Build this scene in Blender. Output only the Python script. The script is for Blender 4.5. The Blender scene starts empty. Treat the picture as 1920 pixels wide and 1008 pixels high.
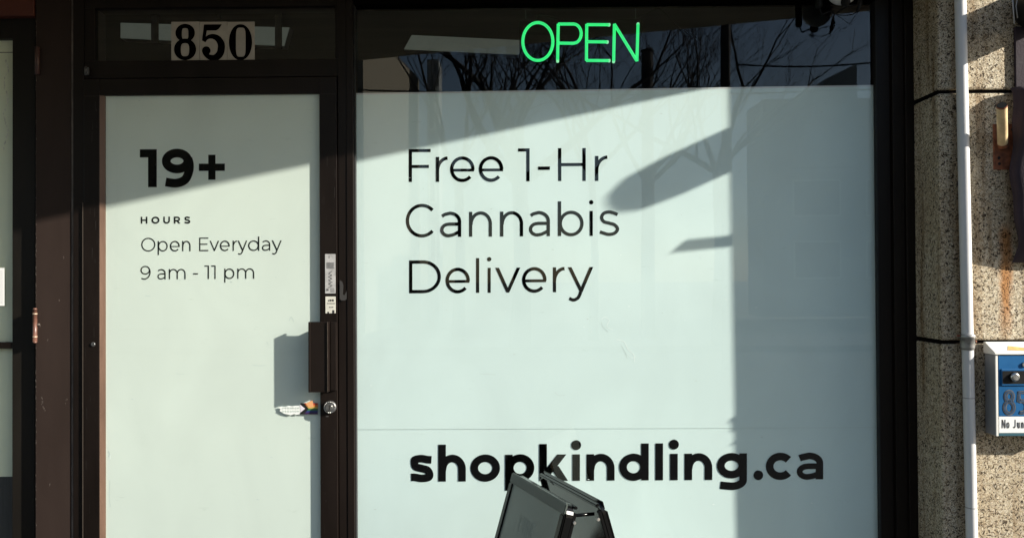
import bpy, bmesh, math, random
from mathutils import Vector, Matrix, noise
R = math.radians
PI = math.pi
random.seed(7)
scene = bpy.context.scene
C = scene.collection

# ------------------------------------------------------------------ camera
FPX = 1500.0
CAM = Vector((0.042, -3.0, 1.40))
yaw, pitch, roll = 0.014, 0.010, 0.0055
fw = Vector((-math.sin(yaw) * math.cos(pitch), math.cos(yaw) * math.cos(pitch), math.sin(pitch)))
r0 = Vector((math.cos(yaw), math.sin(yaw), 0))
u0 = r0.cross(fw)
rt = r0 * math.cos(roll) - u0 * math.sin(roll)
up = u0 * math.cos(roll) + r0 * math.sin(roll)
cd = bpy.data.cameras.new('camera')
cam = bpy.data.objects.new('camera', cd)
C.objects.link(cam)
cam.matrix_world = Matrix(((rt.x, up.x, -fw.x, CAM.x), (rt.y, up.y, -fw.y, CAM.y), (rt.z, up.z, -fw.z, CAM.z), (0, 0, 0, 1)))
cd.sensor_width = 36
cd.lens = 36 * FPX / 1920
cd.clip_start = 0.05
cd.clip_end = 600
scene.camera = cam

# ------------------------------------------------------------------ light
SA, SE = 2.75, 1.23                       # sun: sideways and downward run per metre of depth
sd = Vector((SA, -1, SE)).normalized()    # towards the sun
w = bpy.data.worlds.new('World')
scene.world = w
w.use_nodes = True
nt = w.node_tree
sky = nt.nodes.new('ShaderNodeTexSky')
sky.sky_type = 'NISHITA'
sky.sun_disc = False
sky.sun_elevation = math.asin(sd.z)
sky.sun_rotation = math.atan2(sd.x, sd.y)
sky.air_density = 1.0
sky.dust_density = 0.6
nt.links.new(sky.outputs[0], nt.nodes['Background'].inputs[0])
nt.nodes['Background'].inputs[1].default_value = 0.076
sl = bpy.data.lights.new('sun', 'SUN')
sl.energy = 5.0
sl.angle = R(0.75)
sl.color = (1.0, 0.955, 0.86)
so = bpy.data.objects.new('sun', sl)
C.objects.link(so)
so.location = (8, -4, 6)
so.rotation_euler = sd.to_track_quat('Z', 'Y').to_euler()
scene.view_settings.view_transform = 'Standard'
scene.view_settings.look = 'None'
scene.view_settings.gamma = 1
scene.view_settings.exposure = 1.02
scene.cycles.max_bounces = 8
scene.cycles.transparent_max_bounces = 12


def P(px, py, Y):
    """point of the plane y = Y on the line of sight through a photo position"""
    d = fw + rt * ((px - 960) / FPX) + up * ((504 - py) / FPX)
    return CAM + d * ((Y - CAM.y) / d.y)


def X(px, Y, py=504):
    return P(px, py, Y).x


def Z(py, Y, px=960):
    return P(px, py, Y).z


# ------------------------------------------------------------------ materials
def mat(name, col, rough=0.5, metal=0.0, var=0.0, vscale=8.0, bump=0.0, bscale=60.0, spec=0.5, coat=0.0, stretch=(1, 1, 1), emis=None, trans=0.0):
    m = bpy.data.materials.new(name)
    m.use_nodes = True
    N = m.node_tree.nodes
    L = m.node_tree.links
    b = N['Principled BSDF']
    b.inputs['Base Color'].default_value = (*col, 1)
    b.inputs['Roughness'].default_value = rough
    b.inputs['Metallic'].default_value = metal
    b.inputs['Specular IOR Level'].default_value = spec
    b.inputs['Coat Weight'].default_value = coat
    if emis:
        b.inputs['Emission Color'].default_value = (*emis[0], 1)
        b.inputs['Emission Strength'].default_value = emis[1]
    if trans:
        b.inputs['Alpha'].default_value = 1 - trans
    if var or bump:
        tc = N.new('ShaderNodeTexCoord')
        mp = N.new('ShaderNodeMapping')
        mp.inputs['Scale'].default_value = stretch
        L.new(tc.outputs['Object'], mp.inputs[0])
    if var:
        n = N.new('ShaderNodeTexNoise')
        n.inputs['Scale'].default_value = vscale
        n.inputs['Detail'].default_value = 6
        n.inputs['Roughness'].default_value = 0.62
        L.new(mp.outputs[0], n.inputs['Vector'])
        r = N.new('ShaderNodeValToRGB')
        r.color_ramp.elements[0].position = 0.3
        r.color_ramp.elements[1].position = 0.7
        r.color_ramp.elements[0].color = (*[c * (1 - var) for c in col], 1)
        r.color_ramp.elements[1].color = (*[min(1, c * (1 + var)) for c in col], 1)
        L.new(n.outputs[0], r.inputs[0])
        L.new(r.outputs[0], b.inputs['Base Color'])
        rr = N.new('ShaderNodeMapRange')
        rr.inputs['To Min'].default_value = max(0, rough - 0.12)
        rr.inputs['To Max'].default_value = min(1, rough + 0.12)
        L.new(n.outputs[0], rr.inputs[0])
        L.new(rr.outputs[0], b.inputs['Roughness'])
    if bump:
        n2 = N.new('ShaderNodeTexNoise')
        n2.inputs['Scale'].default_value = bscale
        n2.inputs['Detail'].default_value = 4
        L.new(mp.outputs[0], n2.inputs['Vector'])
        bp = N.new('ShaderNodeBump')
        bp.inputs['Strength'].default_value = bump
        bp.inputs['Distance'].default_value = 0.004
        L.new(n2.outputs[0], bp.inputs['Height'])
        L.new(bp.outputs[0], b.inputs['Normal'])
    return m


def glass_mat(name, tint=(0.95, 0.98, 0.965), f0=0.055, wav=0.06):
    m = bpy.data.materials.new(name)
    m.use_nodes = True
    N = m.node_tree.nodes
    L = m.node_tree.links
    N.remove(N['Principled BSDF'])
    out = N['Material Output']
    tr = N.new('ShaderNodeBsdfTransparent')
    tr.inputs[0].default_value = (*tint, 1)
    gl = N.new('ShaderNodeBsdfGlossy')
    gl.inputs['Roughness'].default_value = 0.0
    gl.inputs['Color'].default_value = (0.96, 0.98, 1, 1)
    lw = N.new('ShaderNodeLayerWeight')
    lw.inputs['Blend'].default_value = 0.5
    pw = N.new('ShaderNodeMath'); pw.operation = 'POWER'; pw.inputs[1].default_value = 4.0
    L.new(lw.outputs['Facing'], pw.inputs[0])
    mr = N.new('ShaderNodeMapRange')
    mr.inputs['To Min'].default_value = f0
    mr.inputs['To Max'].default_value = 0.9
    L.new(pw.outputs[0], mr.inputs[0])
    tc = N.new('ShaderNodeTexCoord')
    n = N.new('ShaderNodeTexNoise'); n.inputs['Scale'].default_value = 1.6; n.inputs['Detail'].default_value = 1
    L.new(tc.outputs['Object'], n.inputs['Vector'])
    bp = N.new('ShaderNodeBump'); bp.inputs['Strength'].default_value = wav; bp.inputs['Distance'].default_value = 0.01
    L.new(n.outputs[0], bp.inputs['Height'])
    L.new(bp.outputs[0], gl.inputs['Normal'])
    mx = N.new('ShaderNodeMixShader')
    L.new(mr.outputs[0], mx.inputs[0])
    L.new(tr.outputs[0], mx.inputs[1])
    L.new(gl.outputs[0], mx.inputs[2])
    L.new(mx.outputs[0], out.inputs[0])
    return m


def film_mat(name, col):
    """white privacy vinyl: faint mottling, streaks and wrinkles"""
    m = bpy.data.materials.new(name)
    m.use_nodes = True
    N = m.node_tree.nodes
    L = m.node_tree.links
    b = N['Principled BSDF']
    b.inputs['Roughness'].default_value = 0.55
    b.inputs['Specular IOR Level'].default_value = 0.15
    tc = N.new('ShaderNodeTexCoord')
    mp = N.new('ShaderNodeMapping'); mp.inputs['Scale'].default_value = (1, 1, 0.6)
    L.new(tc.outputs['Object'], mp.inputs[0])
    n = N.new('ShaderNodeTexNoise'); n.inputs['Scale'].default_value = 3.2; n.inputs['Detail'].default_value = 5; n.inputs['Distortion'].default_value = 0.8
    L.new(mp.outputs[0], n.inputs['Vector'])
    r = N.new('ShaderNodeValToRGB')
    r.color_ramp.elements[0].position = 0.35
    r.color_ramp.elements[1].position = 0.68
    r.color_ramp.elements[0].color = (*[c * 0.955 for c in col], 1)
    r.color_ramp.elements[1].color = (*[min(1, c * 1.02) for c in col], 1)
    L.new(n.outputs[0], r.inputs[0])
    # sparse scuffs
    mp2 = N.new('ShaderNodeMapping'); mp2.inputs['Scale'].default_value = (5, 5, 22); mp2.inputs['Rotation'].default_value = (0, 0.5, 0)
    L.new(tc.outputs['Object'], mp2.inputs[0])
    n2 = N.new('ShaderNodeTexNoise'); n2.inputs['Scale'].default_value = 2.2; n2.inputs['Detail'].default_value = 8; n2.inputs['Roughness'].default_value = 0.7
    L.new(mp2.outputs[0], n2.inputs['Vector'])
    r2 = N.new('ShaderNodeValToRGB')
    r2.color_ramp.elements[0].position = 0.22; r2.color_ramp.elements[0].color = (0.80, 0.82, 0.80, 1)
    r2.color_ramp.elements[1].position = 0.36; r2.color_ramp.elements[1].color = (1, 1, 1, 1)
    L.new(n2.outputs[0], r2.inputs[0])
    mu = N.new('ShaderNodeMix'); mu.data_type = 'RGBA'; mu.blend_type = 'MULTIPLY'; mu.inputs[0].default_value = 1
    L.new(r.outputs[0], mu.inputs[6]); L.new(r2.outputs[0], mu.inputs[7])
    L.new(mu.outputs[2], b.inputs['Base Color'])
    bp = N.new('ShaderNodeBump'); bp.inputs['Strength'].default_value = 0.10; bp.inputs['Distance'].default_value = 0.003
    n3 = N.new('ShaderNodeTexNoise'); n3.inputs['Scale'].default_value = 14; n3.inputs['Detail'].default_value = 3
    L.new(tc.outputs['Object'], n3.inputs['Vector'])
    L.new(n3.outputs[0], bp.inputs['Height'])
    L.new(bp.outputs[0], b.inputs['Normal'])
    return m


def stone_mat():
    """exposed aggregate concrete: pale chips with dark gaps, a rust run and grime"""
    m = bpy.data.materials.new('exposed_aggregate')
    m.use_nodes = True
    N = m.node_tree.nodes
    L = m.node_tree.links
    b = N['Principled BSDF']
    b.inputs['Roughness'].default_value = 0.9
    b.inputs['Specular IOR Level'].default_value = 0.2
    tc = N.new('ShaderNodeTexCoord')
    wn = N.new('ShaderNodeTexNoise'); wn.inputs['Scale'].default_value = 70; wn.inputs['Detail'].default_value = 3
    L.new(tc.outputs['Object'], wn.inputs['Vector'])
    dsp = N.new('ShaderNodeMix'); dsp.data_type = 'RGBA'; dsp.blend_type = 'LINEAR_LIGHT'; dsp.inputs[0].default_value = 0.016
    L.new(tc.outputs['Object'], dsp.inputs[6]); L.new(wn.outputs['Color'], dsp.inputs[7])
    v = N.new('ShaderNodeTexVoronoi'); v.feature = 'DISTANCE_TO_EDGE'; v.inputs['Scale'].default_value = 235
    vc = N.new('ShaderNodeTexVoronoi'); vc.inputs['Scale'].default_value = 235
    L.new(dsp.outputs[2], v.inputs['Vector']); L.new(dsp.outputs[2], vc.inputs['Vector'])
    sep = N.new('ShaderNodeSeparateColor')
    L.new(vc.outputs['Color'], sep.inputs[0])
    chip = N.new('ShaderNodeValToRGB')
    cr = chip.color_ramp
    cr.elements[0].position = 0.0; cr.elements[0].color = (0.07, 0.052, 0.038, 1)
    cr.elements[1].position = 1.0; cr.elements[1].color = (0.95, 0.87, 0.70, 1)
    for p, c in ((0.16, (0.12, 0.09, 0.062)), (0.24, (0.50, 0.40, 0.27)), (0.45, (0.78, 0.67, 0.49)), (0.7, (0.90, 0.81, 0.62)), (0.86, (0.74, 0.67, 0.54))):
        e = cr.elements.new(p); e.color = (*c, 1)
    L.new(sep.outputs[0], chip.inputs[0])
    gap = N.new('ShaderNodeValToRGB')
    gap.color_ramp.elements[0].position = 0.0; gap.color_ramp.elements[0].color = (0.24, 0.19, 0.14, 1)
    gap.color_ramp.elements[1].position = 0.16; gap.color_ramp.elements[1].color = (1, 1, 1, 1)
    L.new(v.outputs['Distance'], gap.inputs[0])
    m1 = N.new('ShaderNodeMix'); m1.data_type = 'RGBA'; m1.blend_type = 'MULTIPLY'; m1.inputs[0].default_value = 0.85
    L.new(chip.outputs[0], m1.inputs[6]); L.new(gap.outputs[0], m1.inputs[7])
    # grime in large patches
    g = N.new('ShaderNodeTexNoise'); g.inputs['Scale'].default_value = 5; g.inputs['Detail'].default_value = 5
    gm = N.new('ShaderNodeMapping'); gm.inputs['Scale'].default_value = (1, 1, 0.35)
    L.new(tc.outputs['Object'], gm.inputs[0]); L.new(gm.outputs[0], g.inputs['Vector'])
    gr = N.new('ShaderNodeValToRGB')
    gr.color_ramp.elements[0].position = 0.3; gr.color_ramp.elements[0].color = (0.80, 0.74, 0.66, 1)
    gr.color_ramp.elements[1].position = 0.65; gr.color_ramp.elements[1].color = (1, 1, 1, 1)
    L.new(g.outputs[0], gr.inputs[0])
    m2 = N.new('ShaderNodeMix'); m2.data_type = 'RGBA'; m2.blend_type = 'MULTIPLY'; m2.inputs[0].default_value = 1
    L.new(m1.outputs[2], m2.inputs[6]); L.new(gr.outputs[0], m2.inputs[7])
    # thin vertical dirt runs
    sk = N.new('ShaderNodeTexNoise'); sk.inputs['Scale'].default_value = 26; sk.inputs['Detail'].default_value = 4
    sm = N.new('ShaderNodeMapping'); sm.inputs['Scale'].default_value = (1, 1, 0.06)
    L.new(tc.outputs['Object'], sm.inputs[0]); L.new(sm.outputs[0], sk.inputs['Vector'])
    sr = N.new('ShaderNodeValToRGB')
    sr.color_ramp.elements[0].position = 0.30; sr.color_ramp.elements[0].color = (0.50, 0.40, 0.30, 1)
    sr.color_ramp.elements[1].position = 0.48; sr.color_ramp.elements[1].color = (1, 1, 1, 1)
    L.new(sk.outputs[0], sr.inputs[0])
    m2b = N.new('ShaderNodeMix'); m2b.data_type = 'RGBA'; m2b.blend_type = 'MULTIPLY'; m2b.inputs[0].default_value = 0.9
    L.new(m2.outputs[2], m2b.inputs[6]); L.new(sr.outputs[0], m2b.inputs[7])
    m2 = m2b
    # rust run under the bracket
    sx = N.new('ShaderNodeSeparateXYZ'); L.new(tc.outputs['Object'], sx.inputs[0])
    rx = X(1886, -0.22, 520)
    a = N.new('ShaderNodeMath'); a.operation = 'SUBTRACT'; a.inputs[1].default_value = rx
    L.new(sx.outputs[0], a.inputs[0])
    a2 = N.new('ShaderNodeMath'); a2.operation = 'ABSOLUTE'; L.new(a.outputs[0], a2.inputs[0])
    nz = N.new('ShaderNodeTexNoise'); nz.inputs['Scale'].default_value = 45; nz.inputs['Detail'].default_value = 4
    nm = N.new('ShaderNodeMapping'); nm.inputs['Scale'].default_value = (1, 1, 0.3)
    L.new(tc.outputs['Object'], nm.inputs[0]); L.new(nm.outputs[0], nz.inputs['Vector'])
    wob = N.new('ShaderNodeMath'); wob.operation = 'MULTIPLY_ADD'; wob.inputs[1].default_value = 0.034; wob.inputs[2].default_value = -0.017
    L.new(nz.outputs[0], wob.inputs[0])
    a3 = N.new('ShaderNodeMath'); a3.operation = 'ADD'; L.new(a2.outputs[0], a3.inputs[0]); L.new(wob.outputs[0], a3.inputs[1])
    rm = N.new('ShaderNodeMapRange'); rm.interpolation_type = 'SMOOTHSTEP'
    rm.inputs['From Min'].default_value = 0.003; rm.inputs['From Max'].default_value = 0.034
    rm.inputs['To Min'].default_value = 1; rm.inputs['To Max'].default_value = 0
    L.new(a3.outputs[0], rm.inputs[0])
    zt = N.new('ShaderNodeMapRange'); zt.interpolation_type = 'SMOOTHSTEP'
    zt.inputs['From Min'].default_value = Z(655, -0.22, 1886); zt.inputs['From Max'].default_value = Z(560, -0.22, 1886)
    L.new(sx.outputs[2], zt.inputs[0])
    zb = N.new('ShaderNodeMapRange'); zb.interpolation_type = 'SMOOTHSTEP'
    zb.inputs['From Min'].default_value = Z(412, -0.22, 1886); zb.inputs['From Max'].default_value = Z(440, -0.22, 1886)
    L.new(sx.outputs[2], zb.inputs[0])
    q = N.new('ShaderNodeMath'); q.operation = 'MULTIPLY'; L.new(rm.outputs[0], q.inputs[0]); L.new(zt.outputs[0], q.inputs[1])
    q2 = N.new('ShaderNodeMath'); q2.operation = 'MULTIPLY'; L.new(q.outputs[0], q2.inputs[0]); L.new(zb.outputs[0], q2.inputs[1])
    q3 = N.new('ShaderNodeMath'); q3.operation = 'MULTIPLY'; q3.inputs[1].default_value = 0.85; L.new(q2.outputs[0], q3.inputs[0])
    rust = N.new('ShaderNodeMix'); rust.data_type = 'RGBA'; rust.blend_type = 'MULTIPLY'; rust.inputs[0].default_value = 1.0
    L.new(m2.outputs[2], rust.inputs[6]); rust.inputs[7].default_value = (0.84, 0.42, 0.15, 1)
    m3 = N.new('ShaderNodeMix'); m3.data_type = 'RGBA'
    L.new(q3.outputs[0], m3.inputs[0]); L.new(m2.outputs[2], m3.inputs[6]); L.new(rust.outputs[2], m3.inputs[7])
    L.new(m3.outputs[2], b.inputs['Base Color'])
    bp = N.new('ShaderNodeBump'); bp.inputs['Strength'].default_value = 1.0; bp.inputs['Distance'].default_value = 0.004
    L.new(v.outputs['Distance'], bp.inputs['Height'])
    L.new(bp.outputs[0], b.inputs['Normal'])
    return m


M = {}
M['bronze'] = mat('dark_bronze_aluminium', (0.0085, 0.0055, 0.0042), 0.40, var=0.35, vscale=9, spec=0.22, stretch=(1, 1, 0.2), bump=0.05, bscale=180)
M['bronze_bead'] = mat('sunlit_bronze_bead', (0.16, 0.095, 0.065), 0.45, metal=0.3, var=0.25, vscale=20, stretch=(1, 1, 0.15))  # sunlit tone painted into the bead, far paler than the frame bronze
M['brown_paint'] = mat('brown_gloss_paint', (0.034, 0.023, 0.019), 0.5, spec=0.12, var=0.16, vscale=6, bump=0.06, bscale=40, stretch=(1, 1, 0.25))
M['dark_brown'] = mat('dark_brown_paint', (0.009, 0.007, 0.005), 0.5, spec=0.25, var=0.3, vscale=9, stretch=(1, 1, 0.2))
M['worn_edge'] = mat('worn_paint_edge', (0.12, 0.095, 0.08), 0.55, var=0.5, vscale=60, stretch=(1, 1, 0.35))
M['red_panel'] = mat('rust_red_paint', (0.10, 0.022, 0.011), 0.6, var=0.25, vscale=5)
M['film'] = film_mat('white_vinyl_film', (0.735, 0.84, 0.825))
M['film_door'] = film_mat('white_vinyl_film_of_door', (0.78, 0.83, 0.765))
M['film_old'] = film_mat('yellowed_film', (0.78, 0.79, 0.62))
M['vinyl'] = mat('black_vinyl', (0.001, 0.001, 0.001), 0.7, spec=0.0)
M['vinyl_grey'] = mat('soft_black_vinyl', (0.010, 0.012, 0.011), 0.5, spec=0.1)
M['glass'] = glass_mat('window_glass')
M['glass_door'] = glass_mat('door_glass', f0=0.045, wav=0.12)
M['stone'] = stone_mat()
M['joint'] = mat('dark_joint', (0.006, 0.005, 0.0045), 1.0, spec=0.0)
M['conduit'] = mat('grey_conduit', (0.60, 0.59, 0.58), 0.45, var=0.12, vscale=14, stretch=(1, 1, 0.15))
M['coupling'] = mat('steel_coupling', (0.33, 0.32, 0.30), 0.4, metal=0.5, var=0.35, vscale=40)
M['rust'] = mat('rusted_steel', (0.20, 0.065, 0.028), 0.85, var=0.6, vscale=45, bump=0.5, bscale=120)
M['cream'] = mat('peeling_cream_paint', (0.62, 0.46, 0.25), 0.6, var=0.3, vscale=30, bump=0.2, bscale=80)
M['black'] = mat('black_plastic', (0.004, 0.004, 0.0045), 0.5, spec=0.2, var=0.3, vscale=20)
M['hole'] = mat('dark_hole', (0.004, 0.004, 0.004), 0.9)
M['purple'] = mat('dark_purple_cloth', (0.024, 0.014, 0.021), 0.85, var=0.3, vscale=10, bump=0.4, bscale=200)
M['box_grey'] = mat('grey_enamel', (0.28, 0.28, 0.285), 0.45, var=0.12, vscale=12)
M['box_white'] = mat('white_enamel', (0.78, 0.76, 0.70), 0.4, var=0.06, vscale=12)
M['box_blue'] = mat('blue_enamel', (0.006, 0.095, 0.25), 0.45, spec=0.25, var=0.12, vscale=12)
M['box_teal'] = mat('teal_edge', (0.02, 0.09, 0.12), 0.5)
M['label_white'] = mat('white_label', (0.80, 0.80, 0.78), 0.5, var=0.03)
M['ink'] = mat('printed_ink', (0.03, 0.03, 0.03), 0.6)
M['chrome'] = mat('worn_chrome', (0.62, 0.60, 0.56), 0.28, metal=1.0, var=0.25, vscale=70)
M['silver_dark'] = mat('weathered_silver', (0.20, 0.20, 0.20), 0.35, metal=0.8, var=0.4, vscale=60)
M['stain'] = mat('ochre_stain', (0.60, 0.36, 0.12), 0.7, var=0.3, vscale=40)
M['tile'] = mat('grey_number_tile', (0.40, 0.37, 0.32), 0.6, var=0.10, vscale=18)
M['neon'] = mat('green_neon', (0.1, 0.8, 0.3), 0.5, emis=((0.035, 0.95, 0.24), 0.42))
M['neon_end'] = mat('pale_tube_end', (0.5, 0.7, 0.55), 0.4, emis=((0.25, 0.8, 0.4), 0.45))
M['acrylic'] = mat('clear_acrylic', (0.001, 0.002, 0.001), 0.6, spec=0.0, trans=0.35)
M['a_frame'] = mat('glossy_black_metal', (0.002, 0.002, 0.002), 0.20, spec=0.3)
M['a_rim'] = mat('grey_green_snap_frame', (0.044, 0.056, 0.049), 0.42, var=0.12, vscale=12)
M['a_poster'] = mat('grey_poster', (0.12, 0.145, 0.128), 0.32, var=0.10, vscale=9, spec=0.7)
M['a_logo'] = mat('pale_logo_ink', (0.19, 0.22, 0.20), 0.5)
M['a_inner'] = mat('brown_inner_face', (0.035, 0.029, 0.024), 0.12, metal=0.35, var=0.5, vscale=10)
M['soffit'] = mat('soffit_boards', (0.80, 0.66, 0.48), 0.7, var=0.25, vscale=5, stretch=(0.3, 3, 1))
M['beam'] = mat('dark_timber', (0.03, 0.025, 0.02), 0.7, var=0.3)
M['skylight'] = mat('pale_roof_sheet', (0.75, 0.78, 0.72), 0.5)
M['plaster'] = mat('plaster', (0.30, 0.26, 0.21), 0.85, var=0.12, vscale=3, bump=0.2)
M['room'] = mat('dark_room', (0.030, 0.030, 0.028), 0.9, var=0.2, vscale=2)
M['bark'] = mat('dark_bark', (0.035, 0.030, 0.026), 0.9, var=0.3)
M['house'] = mat('beige_stucco', (0.27, 0.235, 0.17), 0.85, var=0.08, vscale=2)
M['house_grey'] = mat('grey_stucco', (0.34, 0.36, 0.36), 0.85, var=0.08, vscale=2)
M['pane'] = mat('dark_pane', (0.02, 0.025, 0.03), 0.15)
M['paving'] = mat('pavement_concrete', (0.032, 0.032, 0.032), 0.9, var=0.2, vscale=2.5, bump=0.3)
M['asphalt'] = mat('asphalt', (0.022, 0.022, 0.024), 0.9, var=0.25, vscale=3, bump=0.4)
M['ground'] = mat('ground_earth', (0.12, 0.12, 0.09), 0.95, var=0.3, vscale=1)
M['paper'] = mat('white_paper', (0.80, 0.80, 0.77), 0.7)
M['tape'] = mat('pale_tape_residue', (0.60, 0.60, 0.52), 0.5, var=0.3, vscale=50)


# ------------------------------------------------------------------ mesh helpers
class MB:
    def __init__(s):
        s.bm = bmesh.new()

    def face(s, pts):
        try:
            return s.bm.faces.new([s.bm.verts.new(p) for p in pts])
        except ValueError:
            return None

    def box(s, x0, x1, y0, y1, z0, z1, bev=0.0, mtx=None):
        t = bmesh.new()
        bmesh.ops.create_cube(t, size=1)
        for v in t.verts:
            v.co = Vector(((x0 + x1) / 2 + v.co.x * (x1 - x0), (y0 + y1) / 2 + v.co.y * (y1 - y0), (z0 + z1) / 2 + v.co.z * (z1 - z0)))
        if bev:
            bmesh.ops.bevel(t, geom=list(t.edges), offset=bev, segments=2, affect='EDGES', profile=0.5)
        if mtx:
            bmesh.ops.transform(t, matrix=mtx, verts=t.verts)
        s.merge(t)
        return s

    def merge(s, t):
        me = bpy.data.meshes.new('tmp')
        t.to_mesh(me)
        t.free()
        s.bm.from_mesh(me)
        bpy.data.meshes.remove(me)

    def prism(s, outline, y0, y1):
        """outline: list of (x, z); extruded between y0 and y1"""
        t = bmesh.new()
        a = [t.verts.new((x, y0, z)) for x, z in outline]
        b = [t.verts.new((x, y1, z)) for x, z in outline]
        t.faces.new(a)
        t.faces.new(b[::-1])
        n = len(a)
        for i in range(n):
            t.faces.new((a[i], b[i], b[(i + 1) % n], a[(i + 1) % n]))
        bmesh.ops.recalc_face_normals(t, faces=t.faces)
        s.merge(t)
        return s

    def tube(s, pts, rad, n=10, cap=True):
        pts = [Vector(p) for p in pts]
        rs = rad if isinstance(rad, (list, tuple)) else [rad] * len(pts)
        rings = []
        prev = None
        for i, p in enumerate(pts):
            d = (pts[min(i + 1, len(pts) - 1)] - pts[max(i - 1, 0)]).normalized()
            if prev is None:
                a = d.cross(Vector((0, 0, 1)))
                if a.length < 0.05:
                    a = d.cross(Vector((1, 0, 0)))
                a.normalize()
            else:
                a = (prev - d * prev.dot(d)).normalized()
            prev = a
            b = d.cross(a)
            rings.append([s.bm.verts.new(p + (a * math.cos(2 * PI * k / n) + b * math.sin(2 * PI * k / n)) * rs[i]) for k in range(n)])
        for i in range(len(rings) - 1):
            for k in range(n):
                f = s.bm.faces.new((rings[i][k], rings[i][(k + 1) % n], rings[i + 1][(k + 1) % n], rings[i + 1][k]))
                f.smooth = True
        if cap:
            s.bm.faces.new(rings[0][::-1])
            s.bm.faces.new(rings[-1])
        return s

    def build(s, name, m, parent=None, smooth=False):
        me = bpy.data.meshes.new(name)
        bmesh.ops.recalc_face_normals(s.bm, faces=s.bm.faces)
        s.bm.to_mesh(me)
        s.bm.free()
        me.materials.append(m)
        if smooth:
            for p in me.polygons:
                p.use_smooth = True
        o = bpy.data.objects.new(name, me)
        C.objects.link(o)
        if parent:
            o.parent = parent
            o.matrix_parent_inverse = parent_world(parent).inverted()
        return o


def each(mb, name, m, parent):
    """every loose piece of the mesh becomes a part of its own"""
    bm = mb.bm
    bm.verts.index_update()
    bm.verts.ensure_lookup_table()
    seen = set(); groups = []
    for v in bm.verts:
        if v.index in seen: continue
        st_ = [v]; g = set([v]); seen.add(v.index)
        while st_:
            q = st_.pop()
            for e in q.link_edges:
                o = e.other_vert(q)
                if o not in g:
                    g.add(o); seen.add(o.index); st_.append(o)
        groups.append(g)
    out = []
    for g in groups:
        n = MB(); mp = {v: n.bm.verts.new(v.co) for v in g}
        for f in bm.faces:
            if f.verts[0] in g:
                nf = n.bm.faces.new([mp[v] for v in f.verts]); nf.smooth = f.smooth
        out.append(n.build(name, m, parent))
    bm.free()
    return out


def parent_world(p):
    m = p.matrix_basis.copy()
    while p.parent:
        m = p.parent.matrix_basis @ p.matrix_parent_inverse @ m
        p = p.parent
    return m


def tag(o, label, cat, group=None):
    o['label'] = label
    o['category'] = cat
    if group:
        o['group'] = group
    return o


def thing(name, label, cat, loc=(0, 0, 0), group=None):
    o = bpy.data.objects.new(name, None)
    o.location = loc
    o.empty_display_size = 0.1
    C.objects.link(o)
    return tag(o, label, cat, group)


def struct(o):
    o['kind'] = 'structure'
    return o


# ------------------------------------------------------------------ lettering: strokes with flat ends
def arc(cx, cy, rx, ry, a0, a1, n=28):
    return [(cx + rx * math.cos(R(a0 + (a1 - a0) * i / n)), cy + ry * math.sin(R(a0 + (a1 - a0) * i / n))) for i in range(n + 1)]


def spline(p, n=9):
    q = [p[0]] + list(p) + [p[-1]]
    out = []
    for i in range(1, len(q) - 2):
        for k in range(n):
            t = k / n
            a, b, c, d = q[i - 1], q[i], q[i + 1], q[i + 2]
            out.append(tuple(0.5 * ((2 * b[j]) + (-a[j] + c[j]) * t + (2 * a[j] - 5 * b[j] + 4 * c[j] - d[j]) * t * t + (-a[j] + 3 * b[j] - 3 * c[j] + d[j]) * t ** 3) for j in (0, 1)))
    out.append(tuple(p[-1]))
    return out


def ribbon(pts, t, closed=False):
    """quads along a polyline, t = width or widths"""
    n = len(pts)
    if closed:
        n -= 1
        pts = pts[:n]
    ts = t if isinstance(t, list) else [t] * n
    L, Rr = [], []
    for i in range(n):
        if closed:
            a, b = pts[(i - 1) % n], pts[(i + 1) % n]
        else:
            a, b = pts[max(i - 1, 0)], pts[min(i + 1, n - 1)]
        dx, dy = b[0] - a[0], b[1] - a[1]
        l = math.hypot(dx, dy) or 1
        nx, ny = -dy / l * ts[i] / 2, dx / l * ts[i] / 2
        L.append((pts[i][0] + nx, pts[i][1] + ny))
        Rr.append((pts[i][0] - nx, pts[i][1] - ny))
    out = []
    for i in range(n if closed else n - 1):
        j = (i + 1) % n
        out.append([L[i], L[j], Rr[j], Rr[i]])
    return out


def slant(xa, ya, xb, yb, t):
    """diagonal bar with horizontal cuts; x are centre positions"""
    l = math.hypot(xb - xa, yb - ya)
    h = t * l / abs(yb - ya) / 2
    return [[(xa - h, ya), (xa + h, ya), (xb + h, yb), (xb - h, yb)]]


def rect(x0, y0, x1, y1):
    return [[(x0, y0), (x1, y0), (x1, y1), (x0, y1)]]


def disc(cx, cy, r):
    return [arc(cx, cy, r, r, 0, 345, 23)]


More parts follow.
